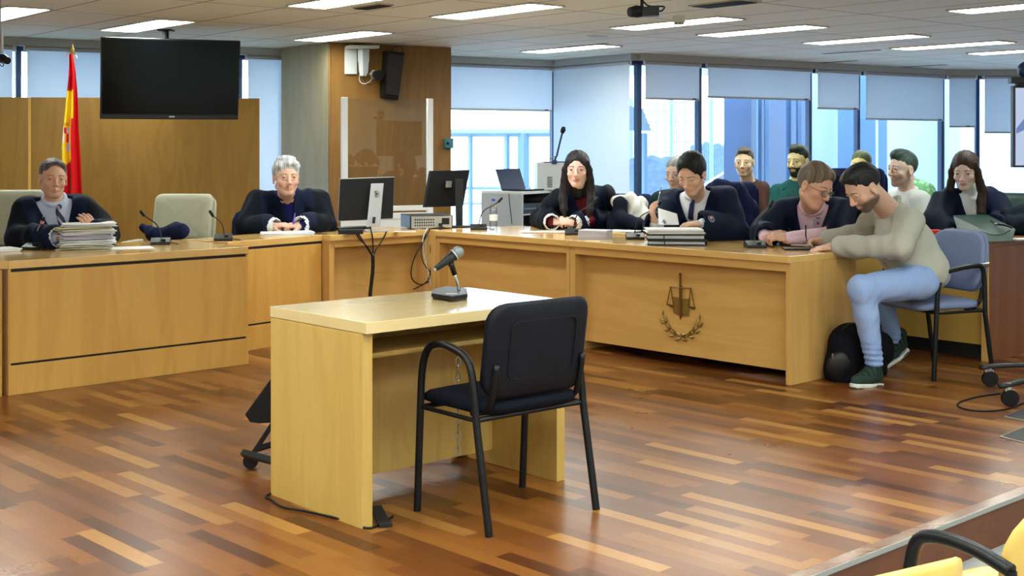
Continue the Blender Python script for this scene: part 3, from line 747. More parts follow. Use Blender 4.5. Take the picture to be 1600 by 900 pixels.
def exec_chair(label, loc, rot, top=1.04, w_=.50, m='beige', arms=True, name='executive_chair', split=.62, seatz=.47, bottom=.46):
    t = thing(name, label, 'chair', loc, rot)
    def bf(z0, z1):
        zc = (z0 + z1) / 2
        return lambda X, Y, T: Vector((X * (1 - .06 * ((zc + Y - bottom) / .6)), -.25 - .18 * (zc + Y - bottom) + T + .05 * (abs(X) / (w_ / 2)) ** 2, zc + Y))
    zs = bottom + (top - bottom) * split * .62
    part('back_cushion', pad(rrect(w_, zs - bottom - .008, .04), .09, bf(bottom, zs - .004), .25), M[m], t, smooth=True)
    part('back_cushion', pad(rrect(w_, top - zs - .004, .05), .10, bf(zs + .004, top), .25), M[m], t, smooth=True)
    part('back_shell', pad(rrect(w_ + .035, top - bottom - .03, .06), .04, lambda X, Y, T: bf(bottom, top - .02)(X, Y, T) + Vector((0, -.05, 0)), .05), M[m], t, smooth=True)
    part('seat', pad(rrect(w_, .48, .06), .11, lambda X, Y, T: Vector((X, Y, seatz - .05 + T))), M[m], t, smooth=True)
    if arms:
        for s_ in (-1, 1):
            a = part('armrest', MB().box((s_ * (w_ / 2 + .055), -.02, seatz + .22), (.055, .30, .035)), M[m], t, bevel=.012)
            part('arm_post', MB().box((s_ * (w_ / 2 + .055), -.10, seatz + .09), (.03, .05, .24)), M['plastic'], a, bevel=.004)
    part('gas_lift', MB().tube([(0, 0, .10), (0, 0, seatz - .1)], .028, 12), M['plastic'], t)
    for k in range(5):
        a = 2 * PI * k / 5 + .3
        sp_ = part('star_leg', MB().tube([(0, 0, .10), (.27 * math.cos(a), .27 * math.sin(a), .075)], [.024, .015], 8), M['plastic'], t)
        part('caster', MB().ball((.27 * math.cos(a), .27 * math.sin(a), .03), (.026, .026, .03), 10), M['plastic'], sp_, smooth=True)
    return t
ex = at(264, 330, 9.25)
exec_chair('empty beige upholstered judge chair between the two men at the bench', Vector((ex.x, ex.y + .25 - .25, 0)), PI - .12, top=1.035, w_=.46)
ex = at(33, 330, 9.0)
exec_chair('beige padded chair behind the man with the striped tie', Vector((ex.x, 8.62, 0)), PI + .1, top=1.085, w_=.50)
ex = at(399, 330, 9.75)
exec_chair('dark blue chair mostly hidden behind the white haired clerk', Vector((ex.x + .05, 9.83, 0)), PI + .15, top=.88, w_=.50, m='navyfab', arms=False, name='office_chair')
ex = at(1140, 300, 9.35)
exec_chair('dark blue office chair behind the man in white shirt and tie', Vector((ex.x + .02, 9.45, 0)), PI - .2, top=1.12, w_=.40, m='navyfab', arms=False, name='office_chair')
ex = at(1306, 290, 9.3)
exec_chair('tall dark blue chair back behind the man wearing glasses', Vector((ex.x + .04, 9.02, 0)), PI - .35, top=1.23, w_=.44, m='navyfab', arms=True, name='office_chair')
ex = at(975, 330, 10.3)
exec_chair('office chair under the cream coat', Vector((ex.x, 10.25, 0)), PI - .2, top=1.0, w_=.42, m='navyfab', arms=False, name='office_chair')
ex = at(1561, 330, 10.0)
exec_chair('dark green chair back beside the brown haired woman', Vector((ex.x, 9.95, 0)), PI - .5, top=1.02, w_=.42, m='darkgreen', arms=False, name='office_chair')

# audience chairs, bottom right: curved plywood back, black arm
def ply_chair(name, label, topc, dirn, w_=.40, arm=True, rad=.09, fz_=-.17):
    """topc: middle of the back's top edge in world; dirn: facing direction"""
    loc = Vector((topc.x, topc.y, fz_)) + dirn * .22; rot = math.atan2(dirn.y, dirn.x) - PI / 2
    t = thing(name, label, 'chair', loc, rot); zt_ = topc.z - fz_
    part('backrest', pad(rrect(w_, .34, rad), .022, lambda X, Y, T: Vector((X, -.22 - .14 * (Y - .17) * -1 * -1 + T + .10 * (X / (w_ / 2)) ** 2 * .5, zt_ - .17 + Y)), 0), M['plywood'], t, smooth=True)
    part('seat', pad(rrect(w_, .40, .08), .022, lambda X, Y, T: Vector((X, Y, .43 + T - .02 * math.cos(Y * 7))), 0), M['plywood'], t, smooth=True)
    x = w_ / 2 + .03
    for s_ in (-1, 1):
        if arm: part('armrest', MB().tube([(s_ * x, -.20, zt_ - .15), (s_ * x, -.10, zt_ - .125), (s_ * x, .02, zt_ - .125), (s_ * x, .08, zt_ - .15), (s_ * x, .10, zt_ - .24), (s_ * x, .12, zt_ - .36)], .017, 12, smooth=2), M['tube'], t, smooth=True)
        part('leg', MB().tube([(s_ * x, .12, zt_ - .35), (s_ * x, .18, 0)], .013, 8), M['tube'], t)
        part('leg', MB().tube([(s_ * x, -.20, zt_ - .15), (s_ * x, -.21, .4), (s_ * x, -.25, 0)], .013, 8, smooth=1), M['tube'], t)
    b_ = MB()
    for s_ in (-1, 1):
        for zz in (.06, .13): b_.ball((s_ * (w_ / 2 - .02), -.235, zt_ - zz), .008, 8)
    part('screw_caps', b_, M['chrome'], t)
    return t
dA = Vector((-.50, .86, 0)).normalized()
ply_chair('audience_chair', 'yellow plywood audience chair with black armrest in the bottom right corner', Vector((1.345, 3.0, .575)), dA, .42, rad=.15)
ply_chair('audience_chair', 'yellow plywood audience chair whose back top just shows at the bottom edge', Vector((.748, 2.365, .597)), dA, .36, arm=False, rad=.05)

# ================================================================ tv stand leg + screen, floor boxes
ts = thing('screen_trolley', 'black wheeled trolley carrying a bright screen at the right edge', 'screen trolley', Vector((3.3, 7.35, 0)))
p0 = Vector((3.35, 7.45, .14))
for (px, py), nm in (((1545, 603), 0), ((1576, 634), 1)):
    f = on(px, py, 0); a = Vector((f.x, f.y, .105))
    lg = part('leg', MB().tube([a + Vector((-.05, 0, .0)), a + Vector((.02, 0, .012)), (a + p0) / 2 + Vector((0, 0, .0)), p0], [.028, .034, .034, .03], 8, smooth=1, flat=.5), M['plastic2'], ts, world=True, smooth=True)
    w2 = MB(); R_ = Matrix.Rotation(PI / 2, 3, 'X') @ Matrix.Rotation(.5, 3, 'Y')
    w2.lathe(a + Vector((0, -.018, -.06)), [(.02, -.014), (.045, -.014), (.045, .014), (.02, .014)], 20, Matrix.Rotation(PI / 2, 3, 'X'))
    part('caster_wheel', w2, M['plastic'], lg, world=True)
    part('caster_fork', MB().box(a + Vector((0, .0, -.028)), (.05, .03, .035)).tube([a + Vector((0, 0, -.02)), a + Vector((0, 0, .02))], .02, 12), M['chrome'], lg, world=True)
for dx_ in ((.45, -.35), (.5, .3)):
    part('leg', MB().tube([p0, p0 + Vector((dx_[0], dx_[1], -.05))], [.03, .02], 8, flat=.5), M['plastic2'], ts, world=True)
part('column', MB().box((3.35, 7.47, .78), (.07, .05, 1.3)), M['plastic2'], ts, world=True, bevel=.004)
s0 = at(1583, 145, 7.3); sx = s0.x
part('screen_housing', MB().box((sx + .42, 7.32, 1.50), (.84, .045, .465)), M['plastic2'], ts, world=True, bevel=.004)
dm = emitmat('screen_image', (.62, .74, 1.0), .55)
part('display', MB().box((sx + .42, 7.2955, 1.50), (.815, .004, .44)), dm, ts, world=True)
wv = emitmat('screen_image_dark', (.28, .42, .85), .4)
part('picture_shape', MB().ext([(sx + .015, 7.292, 1.49), (sx + .12, 7.292, 1.62), (sx + .3, 7.292, 1.66), (sx + .3, 7.292, 1.52), (sx + .1, 7.292, 1.50), (sx + .015, 7.292, 1.46)], (0, -1, 0), .001), wv, ts, world=True)
wc_ = thing('conference_camera', 'dark round headed camera on top of the screen at the right edge', 'camera', Vector((sx + .04, 7.3, 1.733)))
part('camera_foot', MB().box((.0, 0, .03), (.12, .06, .035)).box((0, 0, .008), (.05, .04, .016)), M['plastic'], wc_, bevel=.004)
part('camera_head', MB().ball((.035, 0, .09), .05, 16), M['bluedk'], wc_, smooth=True)
for k, (cs, lab) in enumerate(((((1569, 652), (1604, 637), (1625, 645), (1600, 658)), 'steel floor socket box at the right edge, upper of two'), (((1562, 683), (1604, 667), (1630, 678), (1600, 693)), 'steel floor socket box at the right edge, lower of two'))):
    P = [on(*c, .0) for c in cs]; c_ = sum(P, Vector()) / 4
    t = thing('floor_socket', lab, 'floor socket', c_)
    part('rim', MB().prism(P, .0005, .005), M['steel'], t, world=True)
    part('lid', MB().prism([p.lerp(c_, .1) for p in P], .005, .007), M['plastic2'], t, world=True)
def cable(name, label, pts, r, m='plastic', cat='cable', smooth=2, group=None):
    o = part(name, MB().tube(pts, r, 6, smooth=smooth), M[m], smooth=True); return tag(o, label, cat, group)
cable('power_cable', 'thin black cable looped on the floor beside the trolley casters', [on(x, y, .005) for x, y in ((1563, 615), (1530, 619), (1500, 627), (1494, 634), (1508, 640), (1540, 643), (1575, 640), (1600, 629), (1640, 622))], .005)
cable('power_cable', 'thin black cable lying along the foot of the witness desk', [on(x, y, .006) for x, y in ((425, 770), (412, 776), (424, 780), (440, 793), (470, 797), (510, 806), (545, 814), (572, 827), (590, 822), (606, 812), (614, 806))], .0045)
fp = on(600, 822, 0); t = part('floor_bracket', MB().box((0, 0, .018), (.05, .16, .008), Matrix.Rotation(.2, 3, 'X')).box((0, -.07, .008), (.05, .03, .016)), M['plastic2'], bevel=.002); t.location = fp + Vector((-.02, .06, 0)); t.rotation_euler = (0, 0, .35); tag(t, 'black metal foot sticking out beside the near side panel of the witness desk', 'foot bar')
tw = on(617, 827, .0); 

# rolling stand with tilted black panel behind the witness desk
rs = thing('rolling_stand', 'black wheeled stand with tilted dark panel behind the witness desk', 'stand', on(400, 735, 0))
d0 = 5.45
cs0 = on(391, 733, 0); cs1 = on(716, 715, 0)
base = MB().tube([on(379, 708, .09), on(430, 718, .08), on(560, 690, .09)], .016, 4)
part('base_bar', MB().tube([on(380, 708, .075), on(440, 724, .07), on(500, 736, .06)], .018, 4), M['plastic2'], rs, world=True)
part('base_bar', MB().tube([on(400, 702, .09), on(440, 690, .1), on(520, 680, .1), cs1 + Vector((0, 0, .07))], .014, 4), M['plastic2'], rs, world=True)
part('upright', MB().tube([on(396, 708, .08), at(424, 665, cs0.y + .1), at(470, 590, cs0.y + .2)], .014, 4), M['plastic2'], rs, world=True)
for c_ in (cs0, cs1):
    part('caster', MB().lathe(c_ + Vector((0, .012, .032)), [(.012, -.012), (.032, -.012), (.032, .012), (.012, .012)], 16, Matrix.Rotation(PI / 2, 3, 'X')).box(c_ + Vector((0, 0, .06)), (.03, .03, .03)), M['plastic'], rs, world=True)
dd = cs0.y + .12
P = [at(x, y, dd) for x, y in ((382, 648), (390, 660), (404, 662), (440, 660), (520, 600), (520, 520), (470, 520), (424, 590))]
part('tilted_panel', MB().ext(P, (.1, 1, 0), .07), M['plastic'], rs, world=True, bevel=.006)
ch = MB()
pz = at(716, 565, 5.15); 
for k in range(13):
    c_ = pz + Vector((0, 0, -.03 * k)); R_ = Matrix.Rotation(PI / 2 * (k % 2), 3, 'Z')
    ring = [c_ + R_ @ Vector((.010 * math.cos(a), 0, .019 * math.sin(a))) for a in [2 * PI * i / 10 for i in range(11)]]
    ch.tube(ring, .0028, 5)
tag(part('link_chain', ch, M['steel']), 'thin metal chain hanging beneath the witness desk behind the armchair', 'chain')
# ================================================================ implicit surfaces for figures and cloth
f32 = np.float32
class Field:
    def __init__(s, pts, pad_, h):
        P = np.array([tuple(p) for p in pts]); lo = P.min(0) - pad_; hi = P.max(0) + pad_
        s.h = h; s.lo = lo; n = np.ceil((hi - lo) / h).astype(int) + 1; s.n = n
        s.ax = [(lo[i] + h * np.arange(n[i])).astype(f32) for i in range(3)]
        s.D = np.full(tuple(n), .5, f32)
    def reg(s, lo, hi, m):
        a = np.maximum(np.floor((np.array(lo) - m - s.lo) / s.h).astype(int), 0)
        b = np.minimum(np.ceil((np.array(hi) + m - s.lo) / s.h).astype(int) + 1, s.n)
        sl = tuple(slice(int(a[i]), int(max(b[i], a[i]))) for i in range(3))
        return sl, s.ax[0][sl[0]][:, None, None], s.ax[1][sl[1]][None, :, None], s.ax[2][sl[2]][None, None, :]
    def put(s, sl, d, k, sub):
        if d.size == 0: return
        A = s.D[sl]
        if sub: A = -A
        hh = np.maximum(k - np.abs(A - d), 0); r = np.minimum(A, d) - hh * hh / (4 * k)
        s.D[sl] = -r if sub else r
    def cone(s, a, b, ra, rb, k=.02, sub=False):
        a = np.array(tuple(a), f32); b = np.array(tuple(b), f32); R = max(ra, rb)
        sl, X, Y, Z = s.reg(np.minimum(a, b) - R, np.maximum(a, b) + R, k + 3 * s.h)
        ba = b - a; L2 = float(ba @ ba) + 1e-9
        t = np.clip(((X - a[0]) * ba[0] + (Y - a[1]) * ba[1] + (Z - a[2]) * ba[2]) / L2, 0, 1)
        d = np.sqrt((X - a[0] - t * ba[0]) ** 2 + (Y - a[1] - t * ba[1]) ** 2 + (Z - a[2] - t * ba[2]) ** 2) - (ra + (rb - ra) * t)
        s.put(sl, d.astype(f32), k, sub)
    def ell(s, c, r, R=None, k=.02, sub=False):
        c = np.array(tuple(c), f32); rm = max(r); r = np.array(r, f32)
        sl, X, Y, Z = s.reg(c - rm, c + rm, k + 3 * s.h)
        Rm = np.array(R, f32) if R is not None else np.eye(3, dtype=f32)
        dx, dy, dz = X - c[0], Y - c[1], Z - c[2]
        q = [dx * Rm[0, i] + dy * Rm[1, i] + dz * Rm[2, i] for i in range(3)]
        k0 = np.sqrt(sum((q[i] / r[i]) ** 2 for i in range(3))); k1 = np.sqrt(sum((q[i] / r[i] ** 2) ** 2 for i in range(3))) + 1e-6
        d = k0 * (k0 - 1) / k1
        s.put(sl, d.astype(f32), k, sub)
    def local(s, c, R, fn, lo, hi, k=.006, sub=True):
        """fn(x, y, z) in the frame R at c, evaluated over a world box"""
        sl, X, Y, Z = s.reg(lo, hi, 0); Rm = np.array(R, f32); c = np.array(tuple(c), f32)
        dx, dy, dz = X - c[0], Y - c[1], Z - c[2]
        q = [dx * Rm[0, i] + dy * Rm[1, i] + dz * Rm[2, i] for i in range(3)]
        s.put(sl, fn(*q).astype(f32), k, sub)
    def folds(s, amp, f, seed=0):
        X, Y, Z = s.ax[0][:, None, None], s.ax[1][None, :, None], s.ax[2][None, None, :]
        w_ = np.sin(f * .31 * X + seed) + np.sin(f * .27 * Y + 1.3 * seed) 
        s.D += (amp * (np.sin(f * (X * .8 - Y * .5) + 1.7 * w_ + f * .22 * Z) * .6 + np.sin(f * 1.7 * (X * .3 + Y * .6 - Z * .55) + 2.1 * w_ + seed) * .4)).astype(f32)
    def mesh(s, name, m, parent, colfn=None, col=None):
        D = s.D; sg = D < 0; n = D.shape
        c8 = np.zeros((n[0] - 1, n[1] - 1, n[2] - 1), np.uint8)
        for i in (0, 1):
            for j in (0, 1):
                for k in (0, 1): c8 += sg[i:n[0] - 1 + i, j:n[1] - 1 + j, k:n[2] - 1 + k]
        act = np.argwhere((c8 > 0) & (c8 < 8)); idx = -np.ones(c8.shape, np.int32); idx[tuple(act.T)] = np.arange(len(act))
        acc = np.zeros((len(act), 3)); cnt = np.zeros(len(act))
        cor = [(i, j, k) for i in (0, 1) for j in (0, 1) for k in (0, 1)]
        val = {c: D[act[:, 0] + c[0], act[:, 1] + c[1], act[:, 2] + c[2]] for c in cor}
        for a in cor:
            for ax in range(3):
                if a[ax]: continue
                b = list(a); b[ax] = 1; b = tuple(b); va, vb = val[a], val[b]; mk = (va < 0) != (vb < 0)
                t = np.where(mk, va / np.where(mk, va - vb, 1), 0)
                for q in range(3): acc[:, q] += np.where(mk, a[q] + (t if q == ax else 0), 0)
                cnt += mk
        V_ = s.lo + s.h * (act + acc / np.maximum(cnt, 1)[:, None])
        quads = []
        for ax in range(3):
            b, c = (ax + 1) % 3, (ax + 2) % 3
            sA = [slice(None)] * 3; sB = [slice(None)] * 3; sA[ax] = slice(0, n[ax] - 1); sB[ax] = slice(1, n[ax])
            E = np.argwhere(sg[tuple(sA)] != sg[tuple(sB)])
            E = E[(E[:, b] > 0) & (E[:, c] > 0) & (E[:, b] < n[b] - 1) & (E[:, c] < n[c] - 1)]
            if not len(E): continue
            def cell(db, dc): q = E.copy(); q[:, b] -= db; q[:, c] -= dc; return idx[tuple(q.T)]
            Q = np.stack([cell(1, 1), cell(0, 1), cell(0, 0), cell(1, 0)], 1)
            ins = sg[tuple(E.T)]; Q[~ins] = Q[~ins][:, ::-1]; quads.append(Q)
        Q = np.concatenate(quads); Q = Q[(Q >= 0).all(1)]
        # one pass of smoothing along the faces
        for _ in range(1):
            sm = V_.copy(); ct = np.ones(len(V_))
            for a, b in ((0, 1), (1, 2), (2, 3), (3, 0)):
                np.add.at(sm, Q[:, a], V_[Q[:, b]]); np.add.at(ct, Q[:, a], 1)
            V_ = V_ * .45 + .55 * sm / ct[:, None]
        org = np.array(tuple(worldloc(parent)))
        me = bpy.data.meshes.new(name); W_ = (V_ - org).astype(f32)
        me.vertices.add(len(V_)); me.vertices.foreach_set('co', W_.ravel())
        me.loops.add(len(Q) * 4); me.loops.foreach_set('vertex_index', Q.ravel().astype(np.int32))
        me.polygons.add(len(Q)); me.polygons.foreach_set('loop_start', np.arange(0, len(Q) * 4, 4, dtype=np.int32))
        me.update(calc_edges=True); me.validate(); me.shade_smooth()
        if colfn is not None and len(me.vertices) == len(V_):
            cc = np.ones((len(V_), 4), f32); cc[:, :3] = colfn(V_)
            a = me.color_attributes.new('col', 'FLOAT_COLOR', 'POINT'); a.data.foreach_set('color', cc.ravel())
        o = link(name, me, m, parent)
        return o
def worldloc(o):
    v = Vector((0, 0, 0))
    while o is not None: v = v + o.location; o = o.parent
    return v
def npv(v): return np.array(tuple(v))

M['skin'] = attrmat('skin', .5, bump=.0, spec=.35)
M['skin'].node_tree.nodes['Principled BSDF'].inputs['Subsurface Weight'].default_value = .12
M['skin'].node_tree.nodes['Principled BSDF'].inputs['Subsurface Scale'].default_value = .01
M['skin'].node_tree.nodes['Principled BSDF'].inputs['Subsurface Radius'].default_value = (1, .35, .2)
M['cloth'] = attrmat('woven_cloth', .85, sheen=.0, bump=.25, nscale=350, spec=.12)
M['robe'] = attrmat('robe_cloth', .7, sheen=.0, bump=.12, nscale=260, spec=.10)
M['hair'] = attrmat('hair', .55, bump=.5, nscale=180, spec=.25)
M['eye'] = attrmat('eye', .15, spec=.6)

def headframe(yaw, pitch, roll):
    y, p, r = map(math.radians, (yaw, pitch, roll))
    f = Vector((math.sin(y) * math.cos(p), -math.cos(y) * math.cos(p), -math.sin(p)))
    x = Vector((math.cos(y), math.sin(y), 0)); u = x.cross(f); u = -u if u.z < 0 else u
    x2 = x * math.cos(r) + u * math.sin(r); u2 = u * math.cos(r) - x * math.sin(r)
    return np.array([[x2[i], f[i], u2[i]] for i in range(3)])
def add_head(S, c, R, s, sp):
    c = npv(c)
    def W(x, y, z): return c + R @ (s * np.array((x, y, z)))
    def E(p, r, k=.012, sub=False, RR=None): S.ell(W(*p), [q * s for q in r], R if RR is None else RR, k * s, sub)
    def K(a, b, ra, rb, k=.01, sub=False): S.cone(W(*a), W(*b), ra * s, rb * s, k * s, sub)
    w_ = sp.get('fw', 1.0)
    E((0, -.014, .036), (.076, .096, .086)); E((0, .020, .01), (.066 * w_, .072, .075), .02); E((0, .026, -.052), (.053 * w_, .060, .052), .025)
    E((0, .058, -.096), (.022, .020, .018), .025); K((-.050 * w_, .0, -.06), (-.018, .055, -.095), .018, .016, .02); K((.050 * w_, .0, -.06), (.018, .055, -.095), .018, .016, .02)
    E((-.042, .058, -.028), (.020, .020, .018), .02); E((.042, .058, -.028), (.020, .020, .018), .02)
    K((-.034, .080, .021), (.034, .080, .021), .0085, .0085, .012)
    for q in (-1, 1): E((q * .031, .098, .002), (.017, .014, .0095), .008, True)
    K((0, .088, .010), (0, .109, -.030), .0075, .0115, .010); E((-.012, .099, -.034), (.0085, .011, .0075), .005); E((.012, .099, -.034), (.0085, .011, .0075), .005)
    for q in (-1, 1):
        K((q * .020, .0855, .008), (q * .031, .0905, .0115), .0042, .0045, .003); K((q * .031, .0905, .0115), (q * .043, .082, .007), .0045, .004, .003)
        K((q * .021, .086, -.007), (q * .041, .082, -.006), .004, .004, .004)
    K((-.022, .078, -.0615), (0, .090, -.0585), .0045, .0062, .004); K((.022, .078, -.0615), (0, .090, -.0585), .0045, .0062, .004)
    K((-.020, .078, -.066), (0, .087, -.0705), .0045, .007, .004); K((.020, .078, -.066), (0, .087, -.0705), .0045, .007, .004)
    K((-.022, .088, -.0635), (.022, .088, -.0635), .0012, .0012, .002, True)
    for q in (-1, 1):
        E((q * .0775, -.006, -.006), (.0085, .020, .032), .006); E((q * .084, -.002, -.004), (.005, .011, .018), .003, True); E((q * .078, .0, -.034), (.007, .009, .010), .004)
def head_col(c, R, s, sp):
    c = npv(c); base = np.array(sp['skin']); lip = np.array(sp.get('lip', base * np.array((.95, .62, .62)))); st = sp.get('stubble'); 
    def fn(V_):
        q = ((V_ - c) @ R) / s; x, y, z = q.T; out = np.tile(base, (len(V_), 1)).astype(float)
        rosy = np.exp(-(((np.abs(x) - .043) / .02) ** 2 + ((z + .03) / .02) ** 2)) * (y > .03); nose = np.exp(-((x / .014) ** 2 + ((z + .032) / .016) ** 2)) * (y > .09)
        out *= 1 + np.outer(np.clip(rosy + nose, 0, 1), (.04, -.06, -.07))
        m = np.exp(-((x / .021) ** 4 + ((z + .0645) / .0095) ** 4)) * (y > .06); out = out * (1 - m[:, None] * .8) + lip * m[:, None] * .8
        if st:
            sc_ = np.array(st[0]); g = np.clip((-.036 - z) / .02, 0, 1) * (y > -.02) * np.clip((z + .15) / .03, 0, 1)
            g = np.maximum(g * (1 - m), 0) * np.clip((np.abs(x) * 1 + y * 1 + .0) / .06, 0, 1) * st[1] * (np.linalg.norm(q, axis=1) < .16)
            out = out * (1 - g[:, None]) + sc_ * g[:, None]
        return out
    return fn
def add_hair(name, parent, c, R, s, style, col, col2=None, h=.004, vol=0, seed=0, cut=0):
    c = npv(c); col = np.array(col); col2 = np.array(col2) if col2 is not None else col * 1.5
    def W(x, y, z): return c + R @ (s * np.array((x, y, z)))
    pts = [W(x, y, z) for x in (-.1, .1) for y in (-.12, .1) for z in (-.1, .14)]
    if style in ('long', 'longwavy'): pts += [W(x, y, z) for x in (-.13, .13) for y in (-.16, .1) for z in (-.36, .1)]
    if style == 'pony': pts += [W(0, -.2, .0), W(0, -.18, .16)]
    S = Field(pts, .03, h)
    def E(p, r, k=.01, sub=False): S.ell(W(*p), [q * s for q in r], R, k * s, sub)
    def K(a, b, ra, rb, k=.01, sub=False): S.cone(W(*a), W(*b), ra * s, rb * s, k * s, sub)
    if style == 'bald':
        E((0, -.018, .034), (.0815, .101, .088)); E((0, .112, -.005), (.080, .085, .122), .008, True); E((0, .05, .125), (.045, .07, .034), .01, True)
    elif style == 'short':
        E((0, -.016, .040), (.0815 + vol * .3, .100 + vol * .3, .090 + vol)); 
        if vol: E((0, .045, .085), (.055, .045, .03 + vol), .02)
        E((0, .112, -.045 + cut), (.078, .078, .118), .006, True)
    elif style == 'full':
        E((0, -.018, .042), (.085, .104, .092)); E((.012, .052, .092), (.058, .042, .026), .012); E((-.045, .035, .075), (.034, .045, .030), .012); E((.050, .030, .072), (.030, .045, .030), .012); E((0, .0, .118), (.06, .07, .022), .015)
        E((0, .118, -.047 + cut), (.080, .078, .112), .006, True)
    elif style == 'fade':
        E((0, -.016, .042), (.079, .098, .089)); E((0, .02, .098), (.055, .075, .03 + vol), .015); E((0, .112, -.045 + cut), (.078, .078, .118), .006, True)
    elif style in ('long', 'longwavy'):
        E((0, -.018, .040), (.086, .104, .094)); E((0, -.085, -.07), (.080, .045, .14), .03)
        E((0, .120, -.055), (.066, .085, .132), .006, True)
        wv = .012 if style == 'longwavy' else 0
        for q in (-1, 1):
            P_ = [(q * .066, .030, .055), (q * .083, .012, .0), (q * .088, .004, -.07), (q * (.092 + wv), .0, -.13), (q * .095, .022, -.20), (q * (.085 + wv), .05, -.265), (q * .08, .06, -.31)]
            rr = (.014, .019, .024, .028, .030, .026, .010)
            for i in range(6): K(P_[i], P_[i + 1], rr[i], rr[i + 1], .012)
    elif style == 'pony':
        E((0, -.016, .040), (.0815, .100, .090)); E((0, .112, -.045), (.078, .078, .118), .006, True)
        E((0, -.115, .07), (.028, .034, .034), .01); K((0, -.125, .075), (0, -.165, .0), .026, .02, .01); K((0, -.165, .0), (0, -.15, -.08), .02, .008, .01)
    if style != 'long' and style != 'longwavy':
        E((0, .035, -.105), (.12, .10, .075), .005, True); E((0, -.05, -.14), (.12, .09, .07), .008, True)
        for q in (-1, 1): E((q * .085, .004, -.016), (.02, .026, .030), .003, True)
    X, Y, Z = S.ax[0][:, None, None], S.ax[1][None, :, None], S.ax[2][None, None, :]
    dx, dy, dz = X - c[0], Y - c[1], Z - c[2]
    q = [(dx * R[0, i] + dy * R[1, i] + dz * R[2, i]) / s for i in range(3)]
    strand = np.sin(q[0] * 520 + 3 * np.sin(q[1] * 40 + seed) + 2 * np.sin(q[2] * 30)) * .5 + np.sin(q[0] * 190 + q[2] * (40) + 2 * np.sin(q[1] * 55 + seed)) * .5
    S.D += (strand * (.0032 if style == 'full' else .0016) * s).astype(f32)
    def cf(V_):
        p = ((V_ - c) @ R) / s
        g = (np.sin(p[:, 0] * 520 + 3 * np.sin(p[:, 1] * 40 + seed) + 2 * np.sin(p[:, 2] * 30)) * .25 + np.sin(p[:, 0] * 130 + p[:, 1] * 60 + seed) * .25 + .5)[:, None]
        if style == 'fade': g = g * (p[:, 2:3] > .0) ; 
        return col * (1 - g) + col2 * g
    return S.mesh(name, M['hair'], parent, cf)
def add_hand(S, Wr, Dv, Nv, side, curl=.5, k=1.08, spread=.12, thumb=.5):
    Wr = Vector(Wr); D = nrm(Dv); N = nrm(Vector(Nv) - D * Vector(Nv).dot(D)); T = D.cross(N) * side
    R = np.array([[T[i], D[i], N[i]] for i in range(3)])
    S.ell(Wr + D * .050 * k, (.041 * k, .054 * k, .0155 * k), R, .012); S.cone(Wr - D * .01, Wr + D * .03 * k, .026 * k, .024 * k, .015)
    for i, (off, ln) in enumerate(((.030, .070), (.010, .079), (-.010, .073), (-.029, .057))):
        p = Wr + D * (.086 - .05 * abs(off - .005) * 4 * .5) * k + T * off * k; ang = .15 + curl * .45; sd = T * (off * spread * 4)
        r = (.0092, .0086, .0078, .0068)
        for j, (fr_, da) in enumerate(((.46, 0), (.30, curl * 1.15), (.24, curl * .8))):
            ang += da; v = nrm(D * math.cos(ang) + N * math.sin(ang) + sd * max(0, math.cos(ang))); q = p + v * ln * fr_ * k
            S.cone(p, q, r[j] * k, r[j + 1] * k, .0035); p = q
    p = Wr + D * .022 * k + T * .030 * k; v = nrm(D * .62 + T * .62 + N * (.25 + thumb * .3)); q = p + v * .040 * k
    S.cone(p, q, .0135 * k, .0105 * k, .010); v = nrm(D * .9 + T * .15 + N * (.2 + thumb * .5)); S.cone(q, q + v * .034 * k, .0105 * k, .0078 * k, .004)

def PT(p):
    if isinstance(p, Vector): return p
    if len(p) == 4: return on(p[1], p[2], p[3])
    return at(*p)
BV = {}
def hit(objs, px, py):
    k = Vector(((px - CX) / F, 1, -(py - CY) / F)).normalized(); best = None
    for o in objs:
        if o.name not in BV:
            me = o.data; org = worldloc(o.parent); BV[o.name] = BVHTree.FromPolygons([v.co + org for v in me.vertices], [tuple(p.vertices) for p in me.polygons])
        r = BV[o.name].ray_cast(Vector((0, 0, H)), k)
        if r[0] is not None and (best is None or r[3] < best[2]): best = (r[0], r[1], r[3])
    return best

def torso(S, sk, o, g=1.0, arms='full', cuff=None, sleeve=(0, 0, 0), low=True, k=.03, armS=None):
    A, B, Nk, hip, w_ = sk['A'], sk['B'], sk['N'], sk['hip'], sk['w']; R = sk['R']; m_ = (A + B) / 2; up = sk['up']; fw = sk['fw']; bk = sk['k']
    S.ell(m_ - up * .13 * bk + fw * .005, (w_ * .46 + o, .112 * bk + o, .20 * bk), R, k)
    S.ell(m_.lerp(hip, .62) + fw * .012, (.145 * bk * g + o, .118 * bk * g + o, .19 * bk), R, k + .02)
    if low: S.ell(hip, (.165 * bk * g + o, .125 * bk * g + o, .12 * bk), R, k + .02)
    for P in (A, B): S.cone(Nk - up * .005, P - up * .01, .042 * bk + o, .052 * bk + o, k + .01)
    if arms:
        for i, P in enumerate((A, B)):
            if armS is not None and armS != i: continue
            e, w = sk['el'][i], sk['wr'][i]
            S.cone(P, e, .052 * bk + o + sleeve[0], .041 * bk + o + sleeve[1], k)
            end = w if arms == 'full' else e.lerp(w, arms)
            S.cone(e, end, .040 * bk + o + sleeve[1], (.028 * bk if arms == 'full' else .032 * bk) + o + sleeve[2], k * .6)

